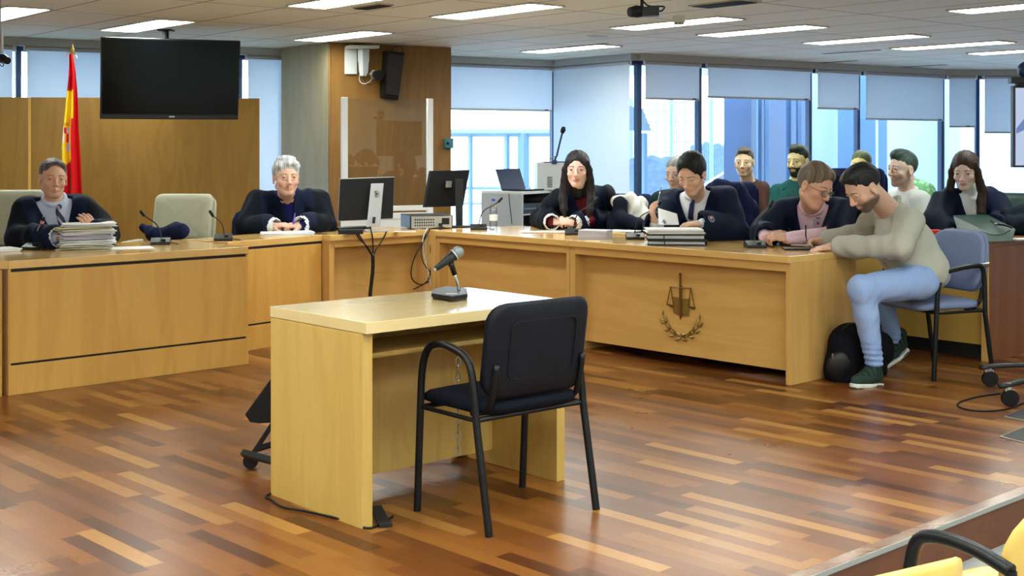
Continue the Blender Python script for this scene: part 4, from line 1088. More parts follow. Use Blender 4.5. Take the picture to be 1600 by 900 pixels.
def person(label, head, yaw, pitch, roll, s, sh, el, wr, hip=None, k=1.08, hands=None, skin=(0.61, 0.37, 0.26), hair=None, beard=None, brow=(.03, .02, .015), outfit='robe', col=(.012, .018, .045),
           shirt=None, tie=None, vneck=(.20, .42), lace=False, cuffs=None, seed=1, h=.0048, base=None, girth=1.0, stubble=None, glasses=False, hc=None, legs=True, eyes=True, iris=(.05, .03, .02), neckr=.052, fw=1.0, yoke=True, sheen=None, lid=0, turt=False, slv=.9, closed=False, satin=(.006, .010, .032), lip=None, lens=None):
    hc_ = PT(head); A, B = PT(sh[0]), PT(sh[1]); E_ = [PT(e) for e in el]; Wr = [PT(q) for q in wr]
    m_ = (A + B) / 2; ab = nrm(B - A)
    Hp = PT(hip) if hip is not None else Vector((m_.x, m_.y + .06, .60)) 
    up = nrm(m_ - Hp); ab = nrm(ab - up * ab.dot(up)); fwv = ab.cross(up)
    Rt = np.array([[ab[i], fwv[i], up[i]] for i in range(3)])
    Nk = m_ + up * .045 * k
    sk = dict(A=A, B=B, N=Nk, hip=Hp, w=(B - A).length, R=Rt, up=up, fw=fwv, el=E_, wr=Wr, k=k)
    Rh = headframe(yaw, pitch, roll)
    sp = dict(skin=skin, stubble=stubble, fw=fw)
    if lip: sp['lip'] = lip
    root = thing('person', label, 'person', base or Vector((Hp.x, Hp.y, 0)))
    # body: one continuous surface
    pts = [hc_, A, B, Hp] + E_ + Wr
    S = Field(pts, .15, h)
    torso(S, sk, 0, girth)
    hd = Vector(hc_ + Vector(Rh @ np.array((0, -.022, -.045)) * s)); S.cone(Nk - up * .03, hd, neckr * k * 1.08, neckr * s, .03)
    add_head(S, hc_, Rh, s, sp)
    if hands:
        for i, hd_ in enumerate(hands):
            if hd_: add_hand(S, Wr[i], hd_[0], hd_[1], hd_[2], hd_[3] if len(hd_) > 3 else .5, k=k)
    body = S.mesh('body', M['skin'], root, head_col(hc_, Rh, s, sp))
    def HW(x, y, z): return Vector(npv(hc_) + Rh @ (s * np.array((x, y, z))))
    R3 = Matrix([list(r) for r in Rh])
    if eyes:
        for q in (-1, 1):
            e = MB().ball(HW(q * .031, .0722, .0015 - lid), .0135 * s, 16, R3); o = part('eye', e, M['eye'], root, world=True, smooth=True)
            loc = worldloc(root); ic = HW(q * .031, .0722 + .0135, -.0005 - lid); a = o.data.color_attributes.new('col', 'FLOAT_COLOR', 'POINT')
            for v in o.data.vertices:
                dd = (v.co + loc - ic).length / s
                if closed:
                    zl_ = float(((npv(v.co + loc) - npv(hc_)) @ Rh)[2]) / s; a.data[v.index].color = (*([c_ * .88 for c_ in skin] if zl_ > -.0035 else (.03, .02, .02)), 1); continue
                cc = (.004, .003, .003) if dd < .0035 else (iris if dd < .0068 else (.28, .24, .22)); a.data[v.index].color = (*cc, 1)
            br = MB().tube([HW(q * .014, .0935, .0235), HW(q * .028, .0925, .0285), HW(q * .042, .083, .025), HW(q * .049, .074, .020)], [.0022 * s, .0032 * s, .0030 * s, .0014 * s], 6, smooth=1)
            b_ = part('eyebrow', br, mat('brow_hair', brow, .7), root, world=True, smooth=True)
    if hair: add_hair('hair', root, hc_, Rh, s, hair[0], hair[1], hair[2] if len(hair) > 2 else None, vol=hair[3] if len(hair) > 3 else 0, cut=hair[4] if len(hair) > 4 else 0, seed=seed)
    if beard:
        Sb = Field([HW(-.07, .0, -.13), HW(.07, .11, .0), HW(-.07, .11, -.13), HW(.07, .0, .0)], .02, .0042)
        add_head(Sb, hc_, Rh, s, sp); Sb.D -= .0045 * s
        cN = npv(hc_)
        def keep(x, y, z):
            z = z / s; x = x / s; y = y / s
            j = np.maximum(z + .040 + .55 * np.maximum(0, .030 - np.abs(x)) * 0, -(z + .125))
            j = np.maximum(j, .012 - y) if beard[1] != 'goatee' else np.maximum(j, np.abs(x) - .030)
            mouth = .0125 - np.sqrt((x / 1.9) ** 2 + (z + .0645) ** 2)
            return np.maximum(np.maximum(j, mouth), z + .044 - .0) * s * -1
        Sb.local(cN, Rh, keep, Sb.lo, Sb.lo + Sb.h * Sb.n, .002, True)
        bc = np.array(beard[0]); Sb.mesh('beard', M['hair'], root, lambda V_: np.tile(bc, (len(V_), 1)) * (1 + .3 * np.sin(V_[:, :1] * 900)))
    vis = []
    def neckcut(S, zV, slope, y0=0.0, neck=.0):
        def fn(x, y, z): return np.maximum((np.abs(x) - neck - slope * (z + zV)) * .9, y0 - y)
        c_ = Nk + up * .06; lo = npv(c_) - .36; hi = npv(c_) + .36; S.local(Nk, Rt, fn, lo, hi, .008)
    if outfit in ('robe', 'suit'):
        Ss = Field([A, B, Hp] + E_ + Wr + [Nk + up * .05], .12, .006)
        torso(Ss, sk, .009, girth, arms='full'); 
        Ss.folds(.0015, 60, seed)
        nb = Nk + up * .012
        hdir = nrm(hd - Nk)
        for q in range(16):
            a0, a1 = 2 * PI * q / 16, 2 * PI * (q + 1) / 16; rr = neckr * k * 1.22
            def cp(a): return nb + ab * rr * math.sin(a) + fwv * rr * math.cos(a) + hdir * (.028 - .018 * max(0, math.cos(a))) * k
            if shirt != 'open' : Ss.cone(cp(a0), cp(a1), .0125 * k, .0125 * k, .006)
        if turt: Ss.cone(Nk, Nk.lerp(hd, .60), neckr * k * 1.22, neckr * s * 1.16, .01)
        for q in (-1, 1): Ss.cone(nb + fwv * rr * 1.0 + up * .008, nb + fwv * (rr + .012) + ab * q * .035 - up * .045, .011, .006, .006)
        sc_ = np.array(shirt or (.75, .76, .80)); vis.append(Ss.mesh('shirt', M['cloth'], root, lambda V_: np.tile(sc_, (len(V_), 1))))
        Sr = Field([A, B, Hp] + E_ + Wr + [Nk + up * .05], .2, .0075)
        sl = (.018, .028, .035) if outfit == 'robe' else (.008, .010, .008)
        gap = [max(.02, min(.98, 1 - (1 - slv) * .28 / max(.03, (Wr[i] - E_[i]).length))) for i in (0, 1)]
        for i in (0, 1): torso(Sr, sk, .022, girth, arms=gap[i] if outfit == 'robe' else .93, sleeve=sl, armS=i)
        Sr.folds(.0105 if outfit == 'robe' else .004, 42, seed)
        for i in (0, 1):   # open sleeve mouth
            e, w = E_[i], Wr[i]; v = nrm(w - e); m0 = e.lerp(w, gap[i])
            if outfit == 'robe': Sr.cone(m0 - v * .03, m0 + v * .12, .05 * k, .055 * k, .004, True)
        neckcut(Sr, vneck[0], vneck[1], .0, .0)
        Sr.cone(Nk - up * .06, Nk + up * .12 + hdir * .0, neckr * k * 1.22, neckr * k * 1.5, .01, True)
        base_c = np.array(col); st = np.array(satin)
        def rc(V_):
            q = (V_ - npv(Nk)) @ Rt; x, y, z = q.T; wgt = np.zeros(len(V_))
            if yoke and outfit == 'robe':
                band = np.abs(x) - vneck[1] * (z + vneck[0]); 
                wgt = ((band < .085) & (y > -.02) | (z > -.055) & (np.abs(x) < sk['w'] * .44)).astype(float)
            return base_c * (1 - wgt[:, None]) + st * wgt[:, None]
        rb = Sr.mesh('robe' if outfit == 'robe' else 'jacket', M['robe'], root, rc); vis.append(rb)
    elif outfit in ('sweater', 'shirt'):
        Ss = Field([A, B, Hp] + E_ + Wr + [Nk + up * .05], .15, .006)
        torso(Ss, sk, .012 if outfit == 'shirt' else .020, girth, arms=.97 if cuffs is None else cuffs, sleeve=(.004, .008, .010)); Ss.folds(.0065, 46, seed)
        S2 = Ss
        if shirt == 'turtle': Ss.cone(Nk, Nk.lerp(hd, .62), neckr * k * 1.25, neckr * s * 1.18, .01)
        else:
            Ss.cone(Nk - up * .02, Nk.lerp(hd, .8), neckr * k * 1.02, neckr * k * 1.05, .006, True)
            for q in range(16):
                a0, a1 = 2 * PI * q / 16, 2 * PI * (q + 1) / 16; rr = neckr * k * 1.25
                def cp(a): return Nk + up * .004 + ab * rr * math.sin(a) + fwv * rr * math.cos(a) + up * (.014 - (.026 if outfit == 'sweater' else .02) * math.cos(a)) * k
                Ss.cone(cp(a0), cp(a1), .010 * k, .010 * k, .006)
        if outfit == 'shirt' and shirt != 'turtle':
            for q in (-1, 1): Ss.cone(Nk + fwv * rr * .9 + ab * q * .02, Nk + fwv * (rr + .02) + ab * q * .05 - up * .03, .013, .008, .006)
        c_ = np.array(col); c2 = np.array(sheen) if sheen is not None else c_
        def cfn(V_):
            g = (np.sin(V_[:, 0] * 70 + 2 * np.sin(V_[:, 2] * 60)) * np.sin(V_[:, 2] * 80 + 2 * np.sin(V_[:, 0] * 50)) > .1)[:, None]
            return c_ * (1 - g) + c2 * g
        vis.append(Ss.mesh('sweater' if outfit == 'sweater' else 'shirt', M['cloth'], root, cfn))
    if lace:
        for i in (0, 1):
            e, w = E_[i], Wr[i]; v = nrm(w - e); Sc = Field([w, e], .12, .005); a = w - v * .085; b = w + v * .015
            Sc.cone(a, b, .052 * k, .062 * k, .004); Sc.cone(a - v * .1, b + v * .1, .044 * k, .050 * k, .003, True)
            Sc.cone(b, b + v * .3, .2, .2, .001, True) if False else None
            X, Y, Z = Sc.ax[0][:, None, None], Sc.ax[1][None, :, None], Sc.ax[2][None, None, :]
            Sc.D += (.0035 * np.sin(X * 260) * np.sin(Z * 260)).astype(f32)
            def lc(V_):
                g = (np.abs(np.sin(V_[:, 0] * 190 + V_[:, 2] * 190)) * np.abs(np.sin(V_[:, 0] * 190 - V_[:, 2] * 190)) > .18)[:, None]
                return np.where(g, np.array((.80, .80, .82)), np.array((.34, .35, .42)))
            Sc.mesh('lace_cuff', M['cloth'], root, lc)
    if tie:
        pts = []
        for px, py in tie[1]:
            r = hit([v for v in vis if v.name.startswith('shirt')], px, py)
            if r: pts.append(r[0] + r[1] * .012)
        if len(pts) > 2:
            wd = tie[2]; mb = MB(); T = nrm(pts[-1] - pts[0]); X = nrm(T.cross(fwv)); n_ = len(pts); prof = [wd * f for f in ([.62, .5, .75] + [.85 + .15 * i / n_ for i in range(n_)])][:n_]
            vs = []; fs = []
            for i, p in enumerate(pts):
                for a, b in ((-1, -.003), (-.5, .004), (0, .006), (.5, .004), (1, -.003)): vs.append(p + X * prof[i] * a + fwv * b)
            for i in range(n_ - 1):
                for j in range(4): fs.append((i * 5 + j, i * 5 + j + 1, (i + 1) * 5 + j + 1, (i + 1) * 5 + j))
            mb.add(vs, fs); to = part('tie', mb, tie[0], root, world=True, smooth=True)
            md = to.modifiers.new('thick', 'SOLIDIFY'); md.thickness = .004
            kb = MB().ball(pts[0], (.017 * k, .013 * k, .016 * k), 12); part('knot', kb, tie[0], to, world=True, smooth=True)
    if glasses:
        g = MB()
        for q in (-1, 1):
            ring = [HW(q * .031 + .0265 * math.cos(a), .104 - .10 * abs(q * .031 + .0265 * math.cos(a)) ** 1 * .28, -.004 + .0185 * math.sin(a)) for a in [2 * PI * i / 18 for i in range(19)]]
            g.tube(ring, .0014 * s, 6); g.tube([HW(q * .054, .093, .002), HW(q * .079, .06, .004), HW(q * .083, -.005, .002)], .0013 * s, 6)
        g.tube([HW(-.008, .106, .002), HW(0, .108, .004), HW(.008, .106, .002)], .0014 * s, 6)
        gl = part('glasses', g, M['plastic'], root, world=True, smooth=True)
        for q in (-1, 1): part('lens', MB().ball(HW(q * .031, .0965, -.004), (.022 * s, .0012, .0155 * s), 16, R3), M['glass'], gl, world=True, smooth=True)
    if legs is True:
        Sl = Field([Hp, Hp + fwv * .5 + Vector((0, 0, -.2)), Vector((Hp.x, Hp.y, .05)) + fwv * .5, Hp + ab * .3, Hp - ab * .3], .16, .016)
        ft = []
        for q in (-1, 1):
            hj = Hp + ab * .09 * q - Vector((0, 0, .03)); fh = nrm(Vector((fwv.x, fwv.y, 0))); kn = hj + fh * .40 + ab * .06 * q; kn.z = .52; an = kn + fh * -.05; an.z = .10
            Sl.cone(hj, kn, .088, .068, .03); Sl.cone(kn, an, .064, .05, .03); ft.append((an, fh))
        tc = np.array((.02, .022, .032)); Sl.mesh('trousers', M['cloth'], root, lambda V_: np.tile(tc, (len(V_), 1)))
        for an, fh in ft:
            shoe = MB().ball(Vector((an.x, an.y, .045)) + fh * .06, (.05, .12, .045), 12, Matrix.Rotation(math.atan2(fh.y, fh.x) - PI / 2, 3, 'Z')); part('shoe', shoe, M['plastic'], root, world=True, smooth=True)
    return dict(root=root, vis=vis, body=body, HW=HW, R3=R3, s=s, sk=sk)

def badge(pp, px, py, r=.032):
    """embroidered bar badge sewn on a robe"""
    q = hit(pp['vis'], px, py)
    if not q: return
    n = q[1]; n = n if n.y < 0 else -n; X = nrm(Vector((0, 0, 1)).cross(n)); Z = n.cross(X); c = q[0] + n * .004
    def rg(r0, r1, w_, a0=0, a1=360, zoff=0, sx=.85): return [c + X * math.cos(math.radians(a)) * r0 * sx + Z * math.sin(math.radians(a)) * r0 + n * zoff for a in np.linspace(a0, a1, 25)]
    m1 = MB().tube(rg(r, 0, 0, 130, 410), .0016, 5); m1.tube(rg(r * .86, 0, 0, 190, 350), .0012, 4)
    b = part('robe_badge', m1, M['badgew'], pp['root'], world=True)
    s_ = MB().ext([c + X * x * r * .42 + Z * z * r * .55 for x, z in ((-1, 1), (1, 1), (1, -.2), (.6, -.8), (0, -1.1), (-.6, -.8), (-1, -.2))], n, .002); part('shield', s_, M['badgew'], b, world=True)
    s_ = MB().ext([c + n * .002 + X * x * r * .24 + Z * (z * r * .4 - .002) for x, z in ((-1, .2), (1, .2), (1, -.6), (0, -1.1), (-1, -.6))], n, .001); part('shield_field', s_, M['badger'], b, world=True)
    s_ = MB()
    for i in range(-1, 2): s_.ball(c + X * i * r * .28 + Z * r * .78, r * .13, 8)
    part('crown', s_, M['badger'], b, world=True)
M['badgew'] = mat('badge_thread', (.42, .42, .50), .7); M['badger'] = mat('badge_red_thread', (.35, .03, .05), .7)

def stripemat(name, c1, c2, sc_=60):
    m, nt, b = newmat(name); tc = nt.nodes.new('ShaderNodeTexCoord'); wv = nt.nodes.new('ShaderNodeTexWave'); wv.inputs['Scale'].default_value = sc_ / 6; wv.bands_direction = 'DIAGONAL'
    cr = nt.nodes.new('ShaderNodeValToRGB'); cr.color_ramp.interpolation = 'CONSTANT'; cr.color_ramp.elements[0].color = (*c1, 1); cr.color_ramp.elements[1].position = .72; cr.color_ramp.elements[1].color = (*c2, 1)
    nt.links.new(tc.outputs['Object'], wv.inputs['Vector']); nt.links.new(wv.outputs['Fac'], cr.inputs[0]); nt.links.new(cr.outputs[0], b.inputs['Base Color']); b.inputs['Roughness'].default_value = .5
    return m
M['tiestripe'] = stripemat('navy_striped_silk', (.012, .02, .09), (.45, .40, .50), 55)
M['tienavy'] = mat('navy_silk', (.010, .016, .075), .4, noise=.2)
BLKR = (.0035, .0045, .010)
P = {}
P['judge'] = person('grey haired person in black robe and striped tie behind the tall file stack', (83, 279, 8.35), 30, 3, -3, 1.07, [(44, 331, 8.35), (129, 326, 8.5)], [(33, 374, 8.2), (163, 365, 8.35)], [(84, 371, 7.98), (150, 367, 8.05)],
    hip=Vector((-3.02, 8.60, .60)), hands=[((.9, .1, .1), (0, .3, -1), 1, .6), ((-.45, -.1, .85), (-.5, .5, 0), 1, .35)], skin=(0.63, 0.36, 0.25), hair=('short', (.055, .050, .048), (.15, .14, .14), -.003, .036), brow=(.05, .035, .03), shirt=(.50, .55, .72), tie=(M['tiestripe'], [(91, 322), (91, 328), (92, 334), (94, 341), (96, 347), (98, 352)], .024), vneck=(.25, .40), lace=True, col=BLKR, seed=1, stubble=((.42, .28, .22), .2), girth=1.05)
P['clerk'] = person('white haired person in black robe holding a blue pen over papers', (447, 277, 9.6), 22, 2, 0, 1.18, [(403, 318, 9.75), (496, 315, 9.85)], [(386, 356, 9.55), (506, 354, 9.7)], [(424, 355, 9.45), (474, 352, 9.45)],
    hip=Vector((-1.68, 9.98, .60)), hands=[((.9, -.1, .18), (.1, .2, -1), -1, .9), ((-.9, -.1, .0), (0, .3, -1), 1, .9)], k=1.16, skin=(0.67, 0.40, 0.30), hair=('full', (.30, .32, .34), (.62, .64, .66), .014, .006), brow=(.16, .13, .12), shirt=(.012, .014, .10), vneck=(.22, .22), lace=True, col=BLKR, seed=2, girth=1.1, fw=1.05)
P['prosecutor'] = person('person with long dark hair, burgundy scarf blouse and black robe, hands clasped', (902, 265, 9.9), -8, 2, 0, 1.15, [(874, 315, 10.05), (945, 308, 10.15)], [(848, 343, 10.2), (958, 343, 10.2)], [(861, 347, 9.86), (900, 349, 9.86)],
    hip=Vector((.56, 10.3, .60)), hands=[((.9, -.2, .18), (.1, .5, -.6), 1, .95), ((-.9, -.25, .22), (.1, .5, -.6), -1, .95)], k=1.08, skin=(0.73, 0.50, 0.43), hair=('long', (.006, .005, .007), (.022, .017, .022)), brow=(.03, .02, .02), shirt=(.13, .012, .022), vneck=(.30, .26), lace=True, slv=.85, col=BLKR, seed=3, neckr=.043, fw=.93, girth=.9, lip=(.42, .13, .13))
P['tieman'] = person('person with short black hair, white shirt and navy tie reading a paper, in robe', (1081, 272, 8.7), -33, 27, 0, 1.13, [(1050, 318, 9.06), (1130, 311, 8.86)], [(1036, 352, 8.9), (1150, 360, 8.8)], [(1024, 352, 8.62), (1098, 350, 8.62)],
    hip=Vector((1.42, 9.15, .60)), hands=[((-.25, -.1, .9), (.8, .2, .2), 1, .5), ((-.95, -.15, .0), (0, .2, -1), -1, .35)], skin=(0.68, 0.42, 0.30), hair=('short', (.004, .004, .005), (.014, .013, .014), .012, .022), shirt=(.78, .80, .88), tie=(M['tienavy'], [(1083, 306), (1083, 312), (1082, 319), (1081, 327), (1080, 334), (1080, 342)], .022), vneck=(.26, .40), col=(.008, .014, .038), seed=4, slv=.95, closed=True)
badge(P['tieman'], 1111, 342, .026)
P['behind'] = person('grey haired person in dark jacket half hidden behind the man reading', (1058, 271, 10.2), -35, 8, 0, 1.10, [(1034, 314, 10.35), (1094, 314, 10.4)], [(1026, 352, 10.3), (1106, 352, 10.3)], [(1040, 380, 10.1), (1090, 380, 10.1)],
    outfit='suit', col=(.006, .022, .022), shirt=(.55, .62, .75), skin=(0.55, 0.36, 0.29), hair=('short', (.10, .10, .11), (.25, .25, .26)), seed=5, h=.006, vneck=(.2, .3), tie=(M['tienavy'], [(1062, 300), (1062, 306), (1062, 312), (1062, 318)], .02))
P['brown'] = person('person with cropped hair and dark brown button shirt, seated by the windows', (1163, 254, 11.2), -20, 2, 0, 1.06, [(1151, 300, 11.4), (1191, 297, 11.2)], [(1144, 335, 11.3), (1200, 335, 11.1)], [(1160, 368, 11.1), (1185, 368, 11.0)],
    outfit='shirt', col=(.050, .022, .018), skin=(0.54, 0.40, 0.26), hair=('fade', (.035, .030, .020), (.07, .06, .04), 0, .016), seed=6, h=.006, stubble=((.2, .14, .09), .35), k=1.12)
P['beard'] = person('bearded person in dark green polo shirt behind the man with glasses', (1247, 252, 10.9), -42, 4, 0, 1.10, [(1218, 300, 11.05), (1266, 297, 10.8)], [(1208, 338, 11.0), (1280, 335, 10.7)], [(1230, 366, 10.8), (1262, 366, 10.7)],
    outfit='shirt', col=(.008, .055, .05), skin=(0.49, 0.41, 0.21), hair=('fade', (.006, .014, .010), (.014, .03, .02), .01, .014), beard=((.010, .012, .010), 'full'), seed=7, h=.006, k=1.12)
P['pony'] = person('person with hair tied back, only the upper face showing behind the tall chair', (1345, 259, 11.2), -30, 0, 0, 1.08, [(1328, 308, 11.4), (1372, 306, 11.3)], [(1324, 345, 11.3), (1378, 345, 11.2)], [(1335, 368, 11.1), (1365, 368, 11.1)],
    outfit='shirt', col=(.02, .03, .05), skin=(0.49, 0.40, 0.17), hair=('pony', (.035, .05, .022), (.08, .10, .04)), seed=8, h=.007, k=1.0)
P['camo'] = person('person in pale green patterned jacket hidden behind the man in profile', (1411, 264, 10.9), -60, 0, 0, 1.0, [(1416, 304, 10.9), (1448, 298, 10.7)], [(1410, 345, 10.9), (1466, 340, 10.6)], [(1425, 368, 10.7), (1450, 368, 10.6)],
    outfit='shirt', col=(.16, .42, .20), sheen=(.34, .60, .38), skin=(0.55, 0.40, 0.28), hair=('short', (.03, .03, .02), None), seed=9, h=.007, k=1.1, eyes=False)
P['profile'] = person('person in profile with moustache and pale grey sweater, behind the desk', (1410, 265, 9.7), -66, 0, 0, 1.13, [(1398, 312, 9.95), (1436, 314, 9.6)], [(1388, 350, 9.9), (1448, 352, 9.5)], [(1400, 376, 9.5), (1420, 378, 9.4)],
    outfit='sweater', col=(.52, .55, .54), skin=(0.63, 0.46, 0.37), hair=('fade', (.025, .04, .035), (.05, .09, .08), .014, .012), seed=10, h=.0055, stubble=((.18, .13, .10), .55), k=1.1, brow=(.02, .015, .01))
P['rwoman'] = person('person with long brown hair, white turtleneck and robe at the right hand desk', (1508, 267, 9.0), -30, 14, 0, 1.08, [(1476, 316, 9.1), (1549, 314, 9.2)], [(1462, 348, 8.95), (1572, 348, 9.1)], [(1484, 361, 8.86), (1540, 361, 8.9)],
    hip=Vector((3.22, 9.45, .60)), hands=[((-.7, -.3, -.1), (0, .1, -1), 1, .5), ((-.9, -.15, .0), (0, .2, -1), -1, .35)], skin=(0.73, 0.53, 0.46), hair=('longwavy', (.022, .012, .008), (.055, .032, .020)), shirt=(.80, .82, .82), vneck=(.26, .36), col=(.010, .016, .032), seed=11, turt=True, neckr=.042, fw=.93, girth=.92, lip=(.40, .14, .13))
badge(P['rwoman'], 1529, 322, .036)
P['glasses'] = person('person wearing glasses, pink shirt and robe, hands clasped, turned to the man in sweater', (1273, 291, 8.1), 36, 22, -8, 1.16, [(1225, 332, 8.5), (1314, 332, 8.35)], [(1193, 364, 8.45), (1300, 366, 8.2)], [(1196, 370, 8.28), (1232, 372, 8.16)],
    hip=Vector((2.05, 8.8, .60)), hands=[((.75, -.3, .15), (.3, .4, -.6), 1, .9), ((-.85, -.1, .12), (.1, .4, -.7), -1, .9)], k=1.12, skin=(0.63, 0.36, 0.26), hair=('short', (.085, .060, .042), (.20, .15, .11), .008, .014), brow=(.10, .07, .05), shirt=(.72, .50, .60), vneck=(.30, .30), col=(.008, .012, .032), seed=12, slv=.72, closed=True, glasses=True, girth=1.12, fw=1.06)
badge(P['glasses'], 1278, 347, .036)
# man in the sweater, full figure
sw = person('person in light grey sweater and jeans writing while seated at the desk end', (1350, 293, 7.55), -72, 36, 0, 1.13, [(1374, 333, 7.95), (1420, 346, 7.62)], [(1346, 366, 8.12), (1408, 386, 7.44)], [(1292, 376, 8.10), (1305, 386, 7.80)],
    hip=at(1436, 426, 7.78), hands=[((-.9, .0, -.05), (.2, -.3, -.6), -1, .95), ((-.95, .1, -.1), (0, .1, -1), -1, .30)], k=1.14, skin=(0.63, 0.38, 0.28), hair=('fade', (.007, .006, .007), (.022, .020, .022), .004, .020), stubble=((.05, .035, .03), .9), brow=(.015, .012, .01), outfit='sweater', col=(.41, .40, .35), seed=13, closed=True, girth=1.10, legs=False, cuffs=.92, h=.005, neckr=.056, base=Vector((2.1, 7.5, 0)))
root = sw['root']
Sl = Field([at(1440, 430, 7.6), at(1436, 430, 8.1), on(1355, 600, 0), on(1400, 560, 0), at(1320, 440, 7.3), at(1480, 440, 7.8)], .10, .0065)
LG = ((at(1438, 440, 7.62), at(1346, 452, 7.42), at(1366, 566, 7.46)), (at(1432, 436, 7.95), at(1372, 446, 8.02), at(1398, 536, 8.14)))
for hj, kn, an in LG:
    Sl.cone(hj, kn, .108, .080, .03); Sl.cone(kn, kn.lerp(an, .35), .077, .070, .03); Sl.cone(kn.lerp(an, .35), an, .070, .052, .02)
Sl.ell(at(1440, 430, 7.8), (.17, .17, .10), None, .04)
X, Y, Z = Sl.ax[0][:, None, None], Sl.ax[1][None, :, None], Sl.ax[2][None, None, :]
Sl.folds(.003, 55, 3)
Sl.D += (.004 * np.clip((.28 - Z) / .12, 0, 1) * np.sin(Z * 190 + 6 * X)).astype(f32)
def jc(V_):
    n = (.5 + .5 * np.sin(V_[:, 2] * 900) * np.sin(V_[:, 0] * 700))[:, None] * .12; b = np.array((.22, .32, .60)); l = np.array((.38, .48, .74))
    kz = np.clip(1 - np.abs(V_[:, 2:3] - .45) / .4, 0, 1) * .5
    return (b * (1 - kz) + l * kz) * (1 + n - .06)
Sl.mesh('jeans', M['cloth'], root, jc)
bl = MB(); hp_ = at(1436, 424, 7.78)
def shoe(ankle, toe, lift, nm):
    d = nrm(Vector((toe.x - ankle.x, toe.y - ankle.y, 0))); L_ = .29
    S = Field([ankle, toe, ankle - d * .1, toe + d * .05], .08, .005); sd = Vector((-d.y, d.x, 0)); pitchv = nrm(toe - Vector((ankle.x, ankle.y, ankle.z - .075)))
    heel = Vector((ankle.x, ankle.y, ankle.z - .065)) - d * .02; t_ = toe
    S.cone(heel + Vector((0, 0, .012)), heel.lerp(t_, .5) + Vector((0, 0, .012)), .040, .043, .02); S.cone(heel.lerp(t_, .5) + Vector((0, 0, .008)), t_ + Vector((0, 0, -.004)), .044, .034, .02)
    S.cone(ankle + Vector((0, 0, .01)), heel.lerp(t_, .35) + Vector((0, 0, .025)), .047, .036, .03)
    up_ = nrm(pitchv.cross(sd)); up_ = up_ if up_.z > 0 else -up_
    Rf = np.array([[pitchv[i], sd[i], up_[i]] for i in range(3)]); zc = -.028
    S.local(heel, Rf, lambda x, y, z: z - zc + .006, S.lo, S.lo + S.h * S.n, .004, True)
    g1, g2 = np.array((.026, .044, .036)), np.array((.013, .024, .020))
    def cf(V_):
        q = (V_ - npv(heel)) @ Rf; k_ = (np.abs(np.sin(q[:, 0] * 95)) > .75)[:, None] & (q[:, 2:3] > .015); return np.where(k_, g2, g1)
    o = S.mesh('shoe', M['cloth'], root, cf)
    S2 = Field([ankle, toe, ankle - d * .1, toe + d * .05], .08, .005)
    h2 = heel + up_ * zc; t2 = t_ + up_ * (-.030)
    S2.cone(h2, h2.lerp(t2, .5), .044, .046, .01); S2.cone(h2.lerp(t2, .5), t2, .047, .038, .01)
    S2.local(heel, Rf, lambda x, y, z: -(z - zc + .002), S2.lo, S2.lo + S2.h * S2.n, .003, True)
    S2.local(heel, Rf, lambda x, y, z: z - zc + .032, S2.lo, S2.lo + S2.h * S2.n, .003, True)
    def c2(V_):
        q = (V_ - npv(heel)) @ Rf; gum = (q[:, 2:3] < zc - .024); hole = (((q[:, 0:1] - .02) / .035) ** 2 + ((q[:, 2:3] - zc + .014) / .007) ** 2 < 1)
        return np.where(gum, np.array((.10, .08, .05)), np.where(hole, np.array((.05, .06, .06)), np.array((.62, .62, .60))))
    S2.mesh('sole', M['cloth'], o, c2)
def PX(px, py, z): return on(px, py, z)
an = LG[0][2]; tz = on(1338, 598, .03); shoe(Vector((an.x, an.y, .105)), Vector((tz.x, tz.y, .045)), 0, 's')
an = LG[1][2]; shoe(Vector((an.x + .03, an.y, .185)), Vector((an.x - .10, an.y - .10, .05)), 0, 's')
wb = sw['sk']; Wv = wb['wr'][1]; El_ = wb['el'][1]; v = nrm(Wv - El_); c = Wv - v * .005
w_ = part('watch_strap', MB().tube([c - v * .011, c + v * .011], .036, 16), M['plastic'], root, world=True, smooth='auto')
q = hit([sw['body']], 1303, 383)
part('watch_face', MB().box(c + Vector((.0, -.03, .014)), (.030, .010, .030), Matrix.Rotation(-.4, 3, 'X')), M['chrome'], w_, world=True, bevel=.003)
